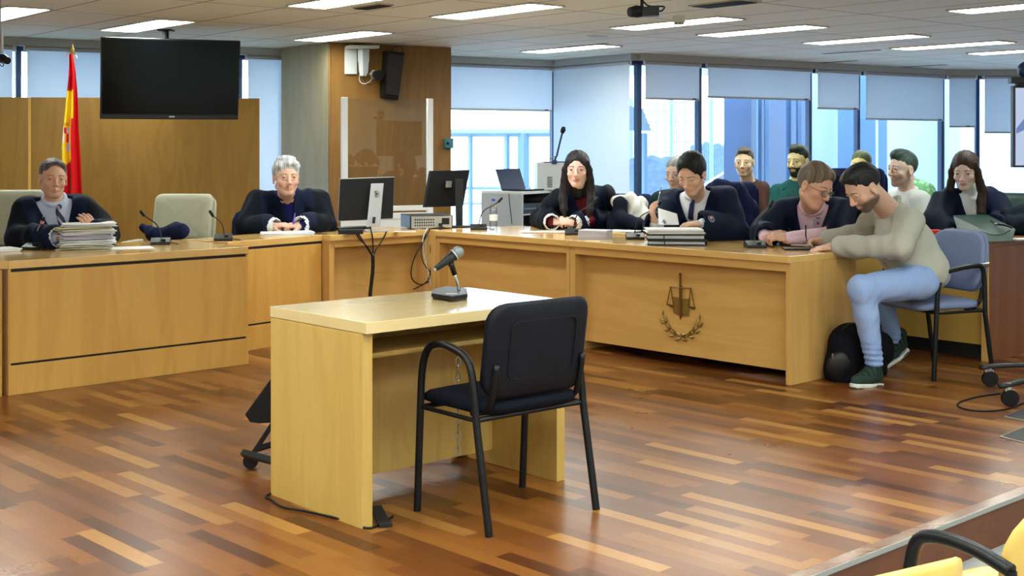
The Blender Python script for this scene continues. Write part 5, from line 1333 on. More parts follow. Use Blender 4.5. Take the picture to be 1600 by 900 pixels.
# ================================================================ things on desks
def quadbox(name, TL, TR, BR, BL, th, m, parent, bevel=.003, world=True):
    n = nrm((TR - TL).cross(BL - TL)); n = n if n.y > 0 else -n
    return part(name, MB().ext([TL, TR, BR, BL], n, th), m, parent, world=world, bevel=bevel), n
def goose(label, bx, by, tx, ty, rz=0, red=False, dd=0, bend=.12, z=.75, side=1):
    b = on(bx, by, z); t = thing('desk_microphone', label, 'microphone', b, rz)
    I = winv(t)
    part('base', MB().ext([(-.062, -.05, 0), (-.062, .055, 0), (-.062, .055, .034), (-.062, .02, .045), (-.062, -.05, .018)], (1, 0, 0), .124), M['plastic2'], t, bevel=.004)
    part('talk_button', MB().box((.02, -.02, .031), (.025, .016, .006), Matrix.Rotation(-.35, 3, 'X')), M['plastic'], t)
    s0 = Vector((b.x, b.y + .025, z + .04)); tip = at(tx, ty, b.y + dd)
    mid = Vector((s0.x + (tip.x - s0.x) * .15, s0.y, s0.z + (tip.z - s0.z) * .55))
    part('gooseneck', MB().tube([s0, mid, s0.lerp(tip, .75) + Vector((0, 0, .01)), tip], .0042, 8, smooth=2), M['steel'] if red else M['plastic2'], t, world=True, smooth=True)
    v = nrm(tip - s0.lerp(tip, .7)); hp = part('mic_head', MB().tube([tip - v * .03, tip - v * .02, tip + v * .015, tip + v * .022], [.006, .010, .011, .006], 12), M['plastic'], t, world=True, smooth=True)
    if red: part('light_ring', MB().tube([tip - v * .022, tip - v * .004], .0118, 14), M['redring'], hp, world=True)
    part('cable_tail', MB().tube([(.06, .02, .012), (.10, .0, .006), (.12, -.03, .005), (.10, -.05, .005)], .003, 6, smooth=2), M['plastic'], t, smooth=True)
    return t
M['redring'] = mat('pink_ring', (.75, .25, .28), .4)
goose('gooseneck microphone with pink ring beside the file stack, leftmost one', 53, 390, 67, 344, -.3, red=True)
goose('gooseneck microphone before the empty beige chair', 251, 382, 222, 333, .2, dd=.1)
goose('gooseneck microphone between the empty beige chair and the clerk', 349, 376, 330, 333, .2)
goose('gooseneck microphone beside the water bottle', 748, 359, 782, 312, .1)
goose('gooseneck microphone before the dark haired woman in robe', 896, 367, 931, 312, 0)
goose('gooseneck microphone left of the stack of black folders', 992, 374, 1030, 318, 0)
goose('gooseneck microphone before the man wearing glasses', 1180, 387, 1205, 318, .1)
tn = on(1025, 372, .75)
cable('microphone_stem', 'thin bare microphone stem rising before the hands holding the paper', [tn, at(1022, 345, tn.y), at(1033, 291, tn.y + .1)], .0025, 'chrome', 'microphone', 1)
def pile(name, label, c, w_, d_, th, rz, m, n=6, group=None, jit=.006, cat='papers', bevel=0):
    t = MB(); rnd = random.Random(int(c.x * 1000) + n)
    for k in range(n):
        a = rnd.uniform(-1, 1) * jit * 10; R_ = Matrix.Rotation(a, 3, 'Z') @ Matrix.Rotation(rnd.uniform(-1, 1) * jit * 1.2, 3, 'X') @ Matrix.Rotation(rnd.uniform(-1, 1) * jit * 1.5, 3, 'Y')
        t.box((rnd.uniform(-1, 1) * jit, rnd.uniform(-1, 1) * jit, th * (k + .5) / n), (w_, d_, th / n * .86), R_)
    o = part(name, t, M[m] if isinstance(m, str) else m); o.location = c; o.rotation_euler = (0, 0, rz); return tag(o, label, cat, group)
# file stack before the first man
sb = on(121, 391, .75) + Vector((0, .14, 0)); zz = .751
M['lilac'] = mat('lilac_paper', (.58, .56, .66), .8, noise=.1, nscale=60)
M['fileedge'] = mat('aged_file_card', (.66, .66, .52), .8, noise=.2, nscale=50)
for k, (m, th, dx, rz, lab) in enumerate((('fileedge', .026, -.01, .45, 'bottom file of the tall stack beside the pink ringed microphone'), ('paper', .030, .015, .30, 'white file second from the bottom of the tall stack'),
        ('lilac', .034, .0, .42, 'lilac edged thick file in the middle of the tall stack'), ('paper', .026, .008, .36, 'white file above the lilac edged one in the tall stack'), ('paperyel', .018, -.02, .55, 'yellowish cover file near the top of the tall stack'), ('paper', .020, .02, .30, 'crumpled white file on top of the tall stack'))):
    o = pile('case_file', lab, Vector((sb.x + dx, sb.y, zz)), .31, .22, th, rz, m, 8, 'files in the tall stack', .014, 'file'); zz += th + .001
    o.rotation_euler = (0, 0, rz)
rndp = random.Random(5)
# loose sheets
pile('loose_papers', 'white papers lying on the bench between stack and microphone', on(205, 388, .7505), .26, .20, .004, .5, 'paper', 2)
pile('loose_papers', 'white papers cut off at the left edge of the bench', on(4, 392, .7505), .16, .20, .018, .7, 'paper', 3)
cp = on(449, 367, .7505); pile('note_papers', 'stack of note papers under the clerk hands', Vector((cp.x, cp.y, .7505)), .36, .20, .022, .3, 'paper', 5)
pen = MB().tube([at(458, 352, 9.42), at(461, 333, 9.44)], .0055, 8); tag(part('pen', pen, mat('blue_pen', (.10, .06, .55), .4)), 'blue pen in the hand of the white haired clerk', 'pen')
pile('pink_papers', 'pinkish papers before the clasped hands of the woman in robe', on(850, 363, .7505), .34, .16, .006, .1, 'paperpink', 3)
wb_ = on(931, 374, .7505) + Vector((0, .05, 0)); pile('paper_block', 'thick block of white paper beside the microphone of the woman in robe', wb_, .20, .16, .062, -.35, 'lilac', 12, None, .0015)
pile('sticky_note', 'yellow note sheet under the thick paper block', on(925, 377, .7502), .10, .04, .003, -.3, 'paperyel', 1)
pile('loose_papers', 'cream sheets between the paper block and the black folders', on(975, 362, .7505) , .22, .12, .010, -.5, 'paper', 3)
fs = on(1062, 384, .7505) + Vector((0, .13, 0)); zz = .7505
for k, (m, th, lab) in enumerate((('plastic2', .034, 'dark folder at the bottom of the folder stack before the man reading'), ('plastic', .038, 'black folder in the middle of the folder stack before the man reading'), ('paper', .030, 'open white file on top of the black folders'))):
    t = thing('ring_folder', lab, 'folder', Vector((fs.x - .01 * k, fs.y, zz)), -.12 + .05 * k)
    if k < 2:
        part('cover', MB().box((0, 0, .0045), (.38, .24, .009)).box((0, 0, th - .0045), (.38, .24, .009)).box((.1885, 0, th / 2), (.003, .24, th)), M[m], t)
        part('pages', MB().box((-.004, 0, th / 2), (.36, .225, th - .018)), M['lgrey'], t)
        part('elastic_band', MB().box((-.08, -.0005, th / 2), (.006, .243, th + .002)), M['plastic'], t)
    else:
        g = MB()
        for q in range(7): g.box((rndp.uniform(-.01, .01), rndp.uniform(-.01, .01), .002 + q * .0042), (.36, .23, .0035), Matrix.Rotation(rndp.uniform(-.05, .05), 3, 'Z'))
        part('pages', g, M['paper'], t)
    zz += th + .001
# sheet held by the man reading
d = 8.5
hs = thing('held_sheet', 'white sheet with small black mark held up by the man reading', 'paper', at(1042, 345, d))
def hf(i, j):
    a = at(1028, 325, d).lerp(at(1058, 334, d - .03), i); b = at(1029, 351, d - .05).lerp(at(1061, 351, d - .08), i); p = a.lerp(b, j); return p + Vector((0, -.02 * math.sin(PI * i), 0))
o = part('sheet', MB().grid(hf, 8, 6), M['paper'], hs, world=True, smooth=True); md = o.modifiers.new('t', 'SOLIDIFY'); md.thickness = .0015
mk = MB()
for a, b in (((1035, 347), (1038, 343)), ((1037, 349), (1040, 345)), ((1040, 350), (1037.5, 346))): mk.tube([at(*a, d - .075), at(*b, d - .07)], .003, 5)
part('printed_mark', mk, M['plastic'], hs, world=True)
# tablet, phone and pen of the man in sweater
tb = on(1248, 390, .7505) ; o = part('tablet', MB().box((0, 0, .006), (.19, .11, .011)), M['plastic'], bevel=.003); o.location = tb; o.rotation_euler = (0, 0, -.05); tag(o, 'black tablet or notebook at the desk edge before the man in sweater', 'tablet')
tb = on(1252, 384, .763); o = part('phone', MB().box((0, 0, .004), (.12, .06, .008)), M['steel'], bevel=.003); o.location = tb; o.rotation_euler = (0, 0, -.5); tag(o, 'grey phone lying on the black tablet under the writing hand', 'phone')
tag(part('pen', MB().tube([at(1259, 352, 8.06), at(1259, 368, 8.03), at(1262, 383, 8.0)], [.0045, .0045, .001], 8), M['plastic']), 'black pen in the hand of the man in sweater', 'pen')
# watch of the reader
w0 = P['tieman']['sk']; v = nrm(w0['wr'][1] - w0['el'][1]); c = w0['wr'][1] - v * .012
tag(part('wrist_watch', MB().tube([c - v * .01, c + v * .01], .034, 14), M['plastic'], smooth='auto'), 'black wrist watch on the man reading the paper', 'watch')

# ---------------------------------------------------------------- monitors and computer
m1 = thing('computer_monitor', 'black monitor with silver stand seen from behind, left of two', 'monitor', on(588, 362, .75))
D1 = 9.62
q_, n_ = quadbox('housing', at(532, 280, D1 + .0), at(616, 277, D1 + .10), at(614, 341, D1 + .09), at(529.5, 345, D1 - .01), .03, M['plastic'], m1)
part('bezel', MB().ext([at(530.5, 279, D1 + .03), at(616, 276, D1 + .13), at(614, 342, D1 + .12), at(528, 346, D1 + .02)], n_, .012), M['steel'], m1, world=True, bevel=.002)
M['silver'] = mat('silver_plastic', (.42, .42, .44), .4, .3, noise=.04)
st = MB().ext([at(579.5, 287, D1 - .035), at(599, 286.5, D1 + .0), at(594, 342, D1 - .03), at(593, 354, D1 - .05), at(572, 355, D1 - .08), at(574, 342, D1 - .06)], (.1, 1, 0), .02)
sd_ = part('stand', st, M['silver'], m1, world=True, bevel=.003)
part('cable_hole', MB().ext([at(582.5, 339, D1 - .075), at(587, 339, D1 - .07), at(586, 349, D1 - .085), at(581.5, 349, D1 - .09)], (0, 1, 0), .004), M['plastic'], sd_, world=True)
lc = at(588.3, 303, D1 - .028); lg = MB(); lg.tube([lc + Vector((.019 * math.cos(a), 0, .0235 * math.sin(a))) for a in np.linspace(0, 2 * PI, 25)], .0018, 6)
for dx_, h0, h1 in ((-.008, -.012, .018), (.002, -.020, .010)):   # letters h and p, slanted
    lg.tube([lc + Vector((dx_ + h0 * .25, -.001, h0)), lc + Vector((dx_ + h1 * .25, -.001, h1))], .0022, 5)
    lg.tube([lc + Vector((dx_ + .001, -.001, .006)), lc + Vector((dx_ + .008, -.001, .007)), lc + Vector((dx_ + .006, -.001, -.010 if dx_ < 0 else -.006))] + ([lc + Vector((dx_ - .001, -.001, -.007))] if dx_ > 0 else []), .0020, 5)
part('maker_logo', lg, M['plastic2'], sd_, world=True)
b_ = on(588, 362, .75); part('foot', MB().box((b_.x, b_.y + .03, .756), (.17, .17, .010), Matrix.Rotation(.2, 3, 'Z')), M['silver'], m1, world=True, bevel=.003)
m2 = thing('computer_monitor', 'tilted black monitor seen from behind, right of two', 'monitor', on(717, 355, .75)); D2 = 10.2
quadbox('housing', at(674, 267, D2 - .08), at(734, 265.5, D2 + .16), at(724, 322, D2 + .12), at(664, 324, D2 - .12), .035, M['plastic'], m2)
part('stand', MB().ext([at(711, 280, D2 - .02), at(723, 280, D2 + .0), at(723, 353, D2 - .0), at(712, 353, D2 - .02)], (0, 1, 0), .03), M['plastic2'], m2, world=True, bevel=.003)
part('mount_plate', MB().ext([at(697, 283, D2 - .02), at(706, 283, D2 + .01), at(705, 293, D2 + .01), at(696, 293, D2 - .02)], (0, 1, 0), .03), M['steel'], m2, world=True)
b_ = on(717, 355, .75); part('foot', MB().box((b_.x, b_.y, .757), (.20, .16, .012), Matrix.Rotation(.3, 3, 'Z')), M['plastic2'], m2, world=True, bevel=.004)
pc = thing('desktop_computer', 'black desktop computer lying flat between the two monitors', 'computer', on(672, 358, .75) + Vector((.0, .17, 0)), .30)
M['lidblue'] = mat('dark_blue_lid', (.008, .022, .06), .4)
part('case', MB().box((-.04, 0, .055), (.34, .34, .10)), M['plastic'], pc, bevel=.003)
part('rear_panel', MB().box((-.04, -.1715, .055), (.32, .003, .09)), M['steel'], pc)
g = MB()
for i in range(9):
    for j in range(3): g.box((-.17 + i * .018, -.1735, .03 + j * .022), (.010, .002, .012))
part('power_socket', MB().box((.07, -.174, .06), (.06, .004, .05)), M['plastic'], pc); part('port_block', MB().box((.03, -.174, .035), (.03, .004, .02)), M['plastic'], pc)
part('vent_grille', g, M['plastic'], pc)
kb = on(549, 358, .751); o = part('keyboard', MB().box((0, 0, .010), (.30, .12, .016)), M['plastic'], bevel=.003); o.location = kb; o.rotation_euler = (0, 0, .75); tag(o, 'black keyboard between the clerk and the left monitor', 'keyboard')
kb = on(548, 366, .751); o = part('port_hub', MB().box((0, 0, .02), (.18, .055, .036)), M['plastic2'], bevel=.006); o.location = kb; o.rotation_euler = (0, 0, .12); tag(o, 'black elongated device at the foot of the left monitor', 'device')
kb = on(495, 363, .751); o = part('computer_mouse', MB().ball((0, 0, .012), (.055, .032, .022), 14), M['plastic'], smooth=True); o.location = kb; o.rotation_euler = (0, 0, .5); tag(o, 'black computer mouse at the right hand of the clerk', 'mouse')
pile('white_sheet', 'white sheet on the desk below the lying computer', on(632, 362, .7505), .16, .06, .003, .1, 'paper', 1)
bt = thing('water_bottle', 'clear plastic water bottle with blue cap on the counsel desk', 'bottle', on(771, 360, .75))
part('bottle_body', MB().lathe((0, 0, 0), [(.026, .001), (.030, .006), (.030, .05), (.028, .06), (.030, .07), (.030, .10), (.028, .11), (.030, .12), (.030, .15), (.026, .18), (.013, .21), (.012, .222)], 20), M['bottle'] if 'bottle' in M else thinglass('bottle_plastic', (.84, .89, .94), .14), bt, smooth=True)
part('cap', MB().lathe((0, 0, .222), [(.0135, 0), (.0135, .018), (.011, .02)], 16), mat('blue_cap', (.03, .06, .5), .4), bt, smooth='auto')
part('bottle_label', MB().lathe((0, 0, .075), [(.0308, 0), (.0308, .045)], 20), M['paper'], bt, smooth='auto')
# cables on the computer desk front
cb = thing('cable_bundle', 'black cable bundle hanging down the desk front below the left monitor', 'cables', on(583, 380, .6))
def fz(px, py, off=0.0):
    u_ = (S3b - S3a).normalized(); n2 = Vector((-u_.y, u_.x, 0)); k = Vector(((px - CX) / F, 1, -(py - CY) / F)); o_ = Vector((0, 0, H)); tt = (S3a - n2 * (.02 + off) - o_).dot(n2) / k.dot(n2); return o_ + k * tt
for p_ in (((556, 362), (560, 372), (574, 385), (581, 398)), ((578, 354), (582, 368), (583, 385), (582.5, 398)), ((604, 362), (598, 375), (588, 388), (584, 398)), ((557, 360), (568, 378), (580, 398))):
    part('cable', MB().tube([fz(*q) for q in p_], .0055, 6, smooth=2), M['plastic'], cb, world=True, smooth=True)
part('cable_sleeve', MB().tube([fz(582.5, 396), fz(583, 420), fz(580, 445), fz(578, 462), fz(577, 500)], .014, 10, smooth=1), M['plastic'], cb, world=True, smooth=True)
cb = thing('cable_bundle', 'tangle of black and white cables hanging in the corner below the right monitor', 'cables', on(668, 370, .6))
for p_, r_, m_ in ((((672, 357), (660, 380), (648, 400), (641, 425), (645, 440), (658, 446), (670, 440)), .005, 'plastic'), (((694, 355), (680, 362), (672, 380), (674, 410), (671, 440), (646, 452)), .005, 'plastic'), (((668, 356), (660, 372), (661, 395), (668, 420), (674, 452)), .004, 'whiteplastic'),
        (((690, 352), (682, 372), (678, 400), (676, 430), (674, 470)), .012, 'plastic'), (((686, 360), (684, 375), (686, 390), (681, 396), (676, 390)), .003, 'plastic'), (((666, 362), (657, 390), (660, 410), (672, 425)), .004, 'plastic')):
    part('cable', MB().tube([fz(*q, off=.02) for q in p_], r_, 6, smooth=2), M[m_], cb, world=True, smooth=True)

# witness microphone
wm = thing('witness_microphone', 'silver headed microphone on black base on the witness desk', 'microphone', on(703, 466, .75))
bz = on(703, 467, .75) + Vector((0, .05, 0)); D = bz.y
part('base', MB().prism([on(674, 464, .76), on(707, 469, .76), on(731, 465, .76), on(729, 456, .76), on(697, 452, .76), on(676, 457, .76)], .758, .776), M['plastic'], wm, world=True, bevel=.005)
f_ = MB()
for q in ((680, 464), (704, 469), (726, 465)): f_.box(on(*q, .755) + Vector((0, .01, 0)), (.02, .02, .012))
part('foot', f_, M['plastic'], wm, world=True)
part('base_label', MB().box(on(706, 459, .777), (.05, .03, .001)), M['silver'], wm, world=True)
part('stem', MB().tube([at(717, 455, D + .02), at(716, 445, D + .02), at(710, 428, D + .01)], .007, 8, smooth=1), M['chrome'], wm, world=True, smooth=True)
part('clip', MB().tube([at(710.5, 429, D + .01), at(706, 416, D), at(704, 410, D)], [.011, .012, .015], 10), M['plastic'], wm, world=True, smooth=True)
h0, h1 = at(681, 420, D - .03), at(709, 399, D + .0)
mb_ = part('mic_handle', MB().tube([h0, h0.lerp(h1, .15), h0.lerp(h1, .8), h1], [.011, .013, .019, .024], 14), M['plastic2'], wm, world=True, smooth=True)
part('plug', MB().tube([at(677, 423, D - .035), h0], .007, 8), M['chrome'], mb_, world=True)
vv = nrm(h1 - h0); part('grille', MB().ball(at(715, 394, D + .01), (.026, .026, .026), 18), mat('grille_mesh', (.25, .29, .31), .4, .6, noise=.5, nscale=260, bump=.8), wm, world=True, smooth=True)
part('grille_ring', MB().tube([h1 - vv * .0, h1 + vv * .006], .0265, 16), M['silver'], wm, world=True)

# ---------------------------------------------------------------- television
tv = thing('wall_television', 'large black television hanging from the ceiling before the oak wall', 'television', at(266, 60, 10.7))
TL, TR, BR, BL_ = at(158, 58, 10.35), at(376, 64, 10.82), at(372, 187, 10.9), at(157, 186, 10.43)
hs_, n_ = quadbox('housing', TL, TR, BR, BL_, .06, mat('glossy_black', (.003, .003, .004), .35, spec=.3), tv, bevel=.004)
def tvp(u_, v_): return TL.lerp(TR, u_).lerp(BL_.lerp(BR, u_), v_) - n_ * .001
part('screen', MB().ext([tvp(.012, .02), tvp(.988, .02), tvp(.988, .93), tvp(.012, .93)], -n_, .001), mat('black_glass', (.001, .0015, .002), .12, spec=.2), tv, world=True)
part('bezel_strip', MB().ext([tvp(.004, .945), tvp(.996, .945), tvp(.996, .99), tvp(.004, .99)], -n_, .003), M['plastic2'], tv, world=True)
part('maker_mark', MB().ext([tvp(.487, .957), tvp(.527, .957), tvp(.527, .975), tvp(.487, .975)], -n_, .004), M['grey'], tv, world=True)
pp_ = up(259, 46.5); part('ceiling_pole', MB().tube([Vector((pp_.x, pp_.y, 1.95)), Vector((pp_.x, pp_.y, CEIL - .004))], .026, 12), M['plastic'], tv, world=True)
part('ceiling_plate', MB().box((pp_.x, pp_.y, CEIL - .006), (.12, .12, .012)), M['plastic'], tv, world=True)
c_ = tvp(.5, .5); part('mount_arm', MB().tube([c_ + n_ * .05, Vector((pp_.x, pp_.y, c_.z + .05))], .03, 8).tube([Vector((pp_.x, pp_.y, 1.7)), Vector((pp_.x, pp_.y, 2.0))], .026, 10), M['plastic'], tv, world=True)

# ---------------------------------------------------------------- flag
fd = 10.55; fgt = thing('flag_on_pole', 'red and yellow flag with coat of arms hanging on a pole', 'flag', at(110, 300, fd) * 1.0)
fgt.location.z = 0
fx = at(111, 82, fd); part('pole', MB().tube([Vector((fx.x, fx.y + .03, .03)), Vector((fx.x, fx.y + .03, fx.z + .01))], .012, 10), M['brass'], fgt, world=True, smooth='auto')
part('finial', MB().tube([fx + Vector((0, .03, 0)), fx + Vector((0, .03, .03)), fx + Vector((0, .03, .075))], [.014, .016, .001], 10), M['brass'], fgt, world=True)
part('foot', MB().lathe((fx.x, fx.y + .03, .001), [(.13, 0), (.13, .02), (.03, .04)], 20), M['brass'], fgt, world=True)
rb_ = MB().tube([fx + Vector((0, -.0, -.0)), fx + Vector((.04, -.02, -.01)), fx + Vector((.055, -.02, -.05))], .004, 6, smooth=1).tube([fx, fx + Vector((-.03, -.02, -.0)), fx + Vector((-.035, -.02, -.04))], .004, 6, smooth=1)
part('gold_cord', rb_, M['brass'], fgt, world=True)
ctr = [(84, 108, 113), (100, 107.5, 116), (120, 106.5, 118.5), (142, 104, 120.5), (170, 101, 122), (200, 98, 123), (230, 95.5, 125), (260, 96, 127), (300, 96, 129), (345, 96, 131)]
def fw_(py):
    for (a, l0, r0), (b, l1, r1) in zip(ctr, ctr[1:]):
        if a <= py <= b: t_ = (py - a) / (b - a); return l0 + (l1 - l0) * t_, r0 + (r1 - r0) * t_
def flg(i, j):
    py = 84 + (345 - 84) * j; l, r = fw_(py); px = l + (r - l) * i
    p = at(px, py, fd); amp = .010 + .035 * j; p.y += amp * math.cos(i * 4.3 * PI + j * 1.2) - .03 * 0; return p
nu, nv = 60, 110; fl_o = part('flag_cloth', MB().grid(flg, nu, nv), M['cloth'], fgt, world=True, smooth=True)
RED, YEL = (.62, .008, .012), (.85, .58, .02)
ca = fl_o.data.color_attributes.new('col', 'FLOAT_COLOR', 'POINT'); lo_ = worldloc(fgt)
for v in fl_o.data.vertices:
    w_ = v.co + lo_; py = CY - (w_.z - H) * F / w_.y; px = CX + w_.x * F / w_.y; l, r = fw_(min(max(py, 84), 345)); i = (px - l) / (r - l + 1e-6)
    ed = .42 + .12 * (py < 200) ; col_ = RED
    if 140 < py < 262 - 22 * i and i < (.62 if py < 185 else .52): col_ = YEL
    cx_, cy_ = 103.5, 209
    if py > 192 and i < .50 and col_ == YEL:
        if abs(px - cx_) < 5.2 and 198 < py < 222: col_ = (.70, .68, .66) if abs(px - cx_) > 3.2 else (RED if (py < 208) == (px < cx_) else ((.72, .62, .66) if py < 208 else (.80, .40, .04)))
        if 192 < py < 197 and abs(px - cx_) < 4: col_ = (.55, .32, .03)
        if 224 < py < 236 and abs(px - 106) < 3: col_ = (.50, .50, .62)
    if 118 < py < 142 and i < .5: col_ = (.42, .01, .012)
    ca.data[v.index].color = (*col_, 1)
md = fl_o.modifiers.new('t', 'SOLIDIFY'); md.thickness = .003

# ---------------------------------------------------------------- acrylic partition
pt = thing('acrylic_partition', 'clear acrylic partition with white posts before the wooden column', 'partition', at(538, 340, 11.0)); pt.location.z = 0
a_, b_ = at(538, 152, 11.0), at(671.5, 154, 11.35); du = nrm(Vector((b_.x - a_.x, b_.y - a_.y, 0))); Rz = Matrix.Rotation(math.atan2(du.y, du.x), 3, 'Z')
for p_ in (a_, b_): part('post', MB().box((p_.x, p_.y, p_.z / 2), (.052, .04, p_.z), Rz), M['white'], pt, world=True, bevel=.003)
zl = at(650, 322, 11.2).z
part('acrylic_sheet', MB().ext([Vector((a_.x, a_.y, zl)) + du * .026, Vector((b_.x, b_.y, zl)) - du * .026, b_ - du * .026 - Vector((0, 0, .015)), a_ + du * .026 - Vector((0, 0, .015))], Vector((-du.y, du.x, 0)), .005), M['plexi'], pt, world=True)
for z_, h_ in ((zl - .02, .045), (zl - .085, .05)):
    mm = (a_ + b_) / 2; part('rail', MB().box((mm.x, mm.y, z_), ((b_ - a_).to_2d().length - .05, .035, h_), Rz), M['white'], pt, world=True, bevel=.003)
part('kick_sheet', MB().box((mm.x, mm.y, (zl - .11) / 2), ((b_ - a_).to_2d().length - .05, .02, zl - .11), Rz), M['white'], pt, world=True)

# ---------------------------------------------------------------- on the column
def colp(px, py, off=0.0):
    u_ = (cB - cA).normalized(); n2 = Vector((u_.y, -u_.x, 0)); k = Vector(((px - CX) / F, 1, -(py - CY) / F)); o_ = Vector((0, 0, H)); p0_ = Vector((cA.x, cA.y, 0)) + n2 * off
    return o_ + k * ((p0_ - o_).dot(n2) / k.dot(n2))
cu_ = (cB - cA).normalized(); cn = Vector((cu_.y, -cu_.x, 0))
sp_ = thing('wall_speaker', 'tall black loudspeaker tilted on the wooden column', 'speaker', colp(618, 120, .02))
part('cabinet', MB().ext([colp(606, 79, .22), colp(633, 82, .22), colp(623, 157, .10), colp(600, 152, .10)], -cn, .13), M['plastic'], sp_, world=True, bevel=.01)
part('grille', MB().ext([colp(608, 84, .222), colp(630.5, 86.5, .222), colp(622, 150, .117), colp(602.5, 146, .117)], cn, .006), mat('speaker_mesh', (.010, .010, .014), .6, noise=.6, nscale=300, bump=.5), sp_, world=True, bevel=.003)
part('wall_bracket', MB().tube([colp(614, 100, 0), colp(614, 104, .08)], .02, 8), M['plastic'], sp_, world=True)
part('cable', MB().tube([colp(610, 82, .1), colp(618, 72, .02), colp(628, 72, .02), colp(630, 82, .06)], .004, 6, smooth=2), M['plastic'], sp_, world=True)
cm = thing('wall_camera', 'dark camera on a white arm bracket fixed to the wooden column', 'camera', colp(557, 95, .0))
part('back_plate', MB().ext([colp(538, 74, .0), colp(556, 73, .0), colp(556, 116, .0), colp(538, 116, .0)], cn, .03), M['whiteplastic'], cm, world=True, bevel=.003)
part('top_shelf', MB().ext([colp(539, 72, .02), colp(585, 72, .02), colp(585, 77, .02), colp(539, 77, .02)], cn, .12), M['whiteplastic'], cm, world=True, bevel=.002)
part('arm_housing', MB().tube([colp(568, 77, .10), colp(568, 96, .10), colp(568, 98, .10), colp(568, 112, .10), colp(568, 119, .10)], [.058, .055, .050, .045, .03], 4), M['lgrey'], cm, world=True, bevel=.003)
part('camera_body', MB().tube([colp(582, 116, .06), colp(588, 117, .14)], .042, 4), M['lgrey'], cm, world=True)
part('lens', MB().tube([colp(588, 117, .13), colp(592, 118, .20)], [.045, .05], 18), M['plastic'], cm, world=True, smooth='auto')
part('cable', MB().tube([colp(562, 116, .1), colp(561, 126, .08), colp(567, 132, .08), colp(578, 128, .08), colp(581, 122, .08)], .004, 6, smooth=2), M['whiteplastic'], cm, world=True, smooth=True)
part('cable', MB().tube([colp(567, 118, .1), colp(570, 128, .08), colp(578, 134, .08), colp(584, 130, .08)], .003, 6, smooth=2), M['plastic'], cm, world=True, smooth=True)
th_ = thing('thermostat', 'small teal wall device at the right edge of the column', 'wall device', colp(699, 224, .01))
part('box', MB().ext([colp(693, 217, .0), colp(705, 216, .0), colp(705, 232, .0), colp(693, 231, .0)], cn, .05), M['teal'], th_, world=True, bevel=.004)
part('dial', MB().ball(colp(700, 224, .052), .016, 10), M['plastic'], th_, world=True)
# hanging camera
hc = thing('ceiling_camera', 'dark grey video camera hanging from the ceiling at the top edge', 'camera', at(1010, 16, 6.9)); D = 6.9
part('camera_body', MB().ext([at(1003, 11, D - .05), at(1030, 8, D - .02), at(1030, 24, D - .02), at(1003, 25, D - .05)], (.1, 1, 0), .07), M['plastic2'], hc, world=True, bevel=.004)
ln = part('lens', MB().tube([at(1004, 18, D), at(994, 18, D - .03), at(984, 19, D - .05)], [.030, .034, .026], 16), M['plastic'], hc, world=True, smooth='auto')
part('mount_stem', MB().tube([at(1003, 10, D), at(1003, -28, D)], .009, 8), M['plastic'], hc, world=True)
part('mount_plate', MB().box((at(1003, 0, D).x, D, CEIL - .012), (.08, .08, .02)), M['plastic'], hc, world=True)
part('cable', MB().tube([at(1005, 2, D), at(1012, 10, D), at(1028, 10, D), at(1040, 10, D), at(1034, 18, D), at(1029, 17, D)], .005, 6, smooth=2), M['plastic'], hc, world=True, smooth=True)
part('cable', MB().tube([at(988, 22, D - .04), at(993, 27, D - .04), at(1001, 25, D - .04), at(1002, 16, D - .05)], .003, 6, smooth=2), M['plastic'], hc, world=True, smooth=True)
lcm = thing('corner_camera', 'small black camera on a bracket cut off at the left edge', 'camera', at(-2, 70, 8.4)); D = 8.4
part('bracket_arm', MB().box(at(-1, 62, D), (.04, .04, .17)), M['grey'], lcm, world=True, bevel=.003)
part('mount_stem', MB().tube([at(-1, 45, D), Vector((at(-1, 45, D).x, D, CEIL - .003))], .012, 8), M['grey'], lcm, world=True)
part('camera_body', MB().tube([at(-8, 90, D), at(6, 92, D - .02), at(12, 95, D - .05)], [.030, .032, .024], 14), M['plastic'], lcm, world=True, smooth='auto')
part('cable', MB().tube([at(-2, 98, D), at(2, 104, D), at(6, 103, D), at(5, 98, D)], .003, 6, smooth=2), M['plastic'], lcm, world=True)

# ---------------------------------------------------------------- equipment cabinet
E0, E1, E2 = at(752, 300, 12.1), at(816, 300, 11.8), at(872, 300, 12.35)
for e in (E0, E1, E2): e.z = 0
E3 = E0 + E2 - E1; zt = 1.383 - 69.5 * 11.85 / 2004
ec = thing('equipment_cabinet', 'grey equipment cabinet by the windows with laptop on top', 'cabinet', E1)
part('cabinet_top', MB().prism([E0, E1, E2, E3], zt - .025, zt), M['lgrey'], ec, world=True, bevel=.002)
eu_ = nrm(E2 - E1); ev_ = nrm(E0 - E1)
part('side_panel', MB().prism([E0, E1, E1 + eu_ * .02, E0 + eu_ * .02], 0, zt - .026), M['grey'], ec, world=True)
part('side_panel', MB().prism([E3 - eu_ * .02, E2 - eu_ * .02, E2, E3], 0, zt - .026), M['grey'], ec, world=True)
part('rear_panel', MB().prism([E0 + eu_ * .021, E3 - eu_ * .021, E3 - eu_ * .021 - ev_ * .02, E0 + eu_ * .021 - ev_ * .02], 0, zt - .026), M['plastic'], ec, world=True)
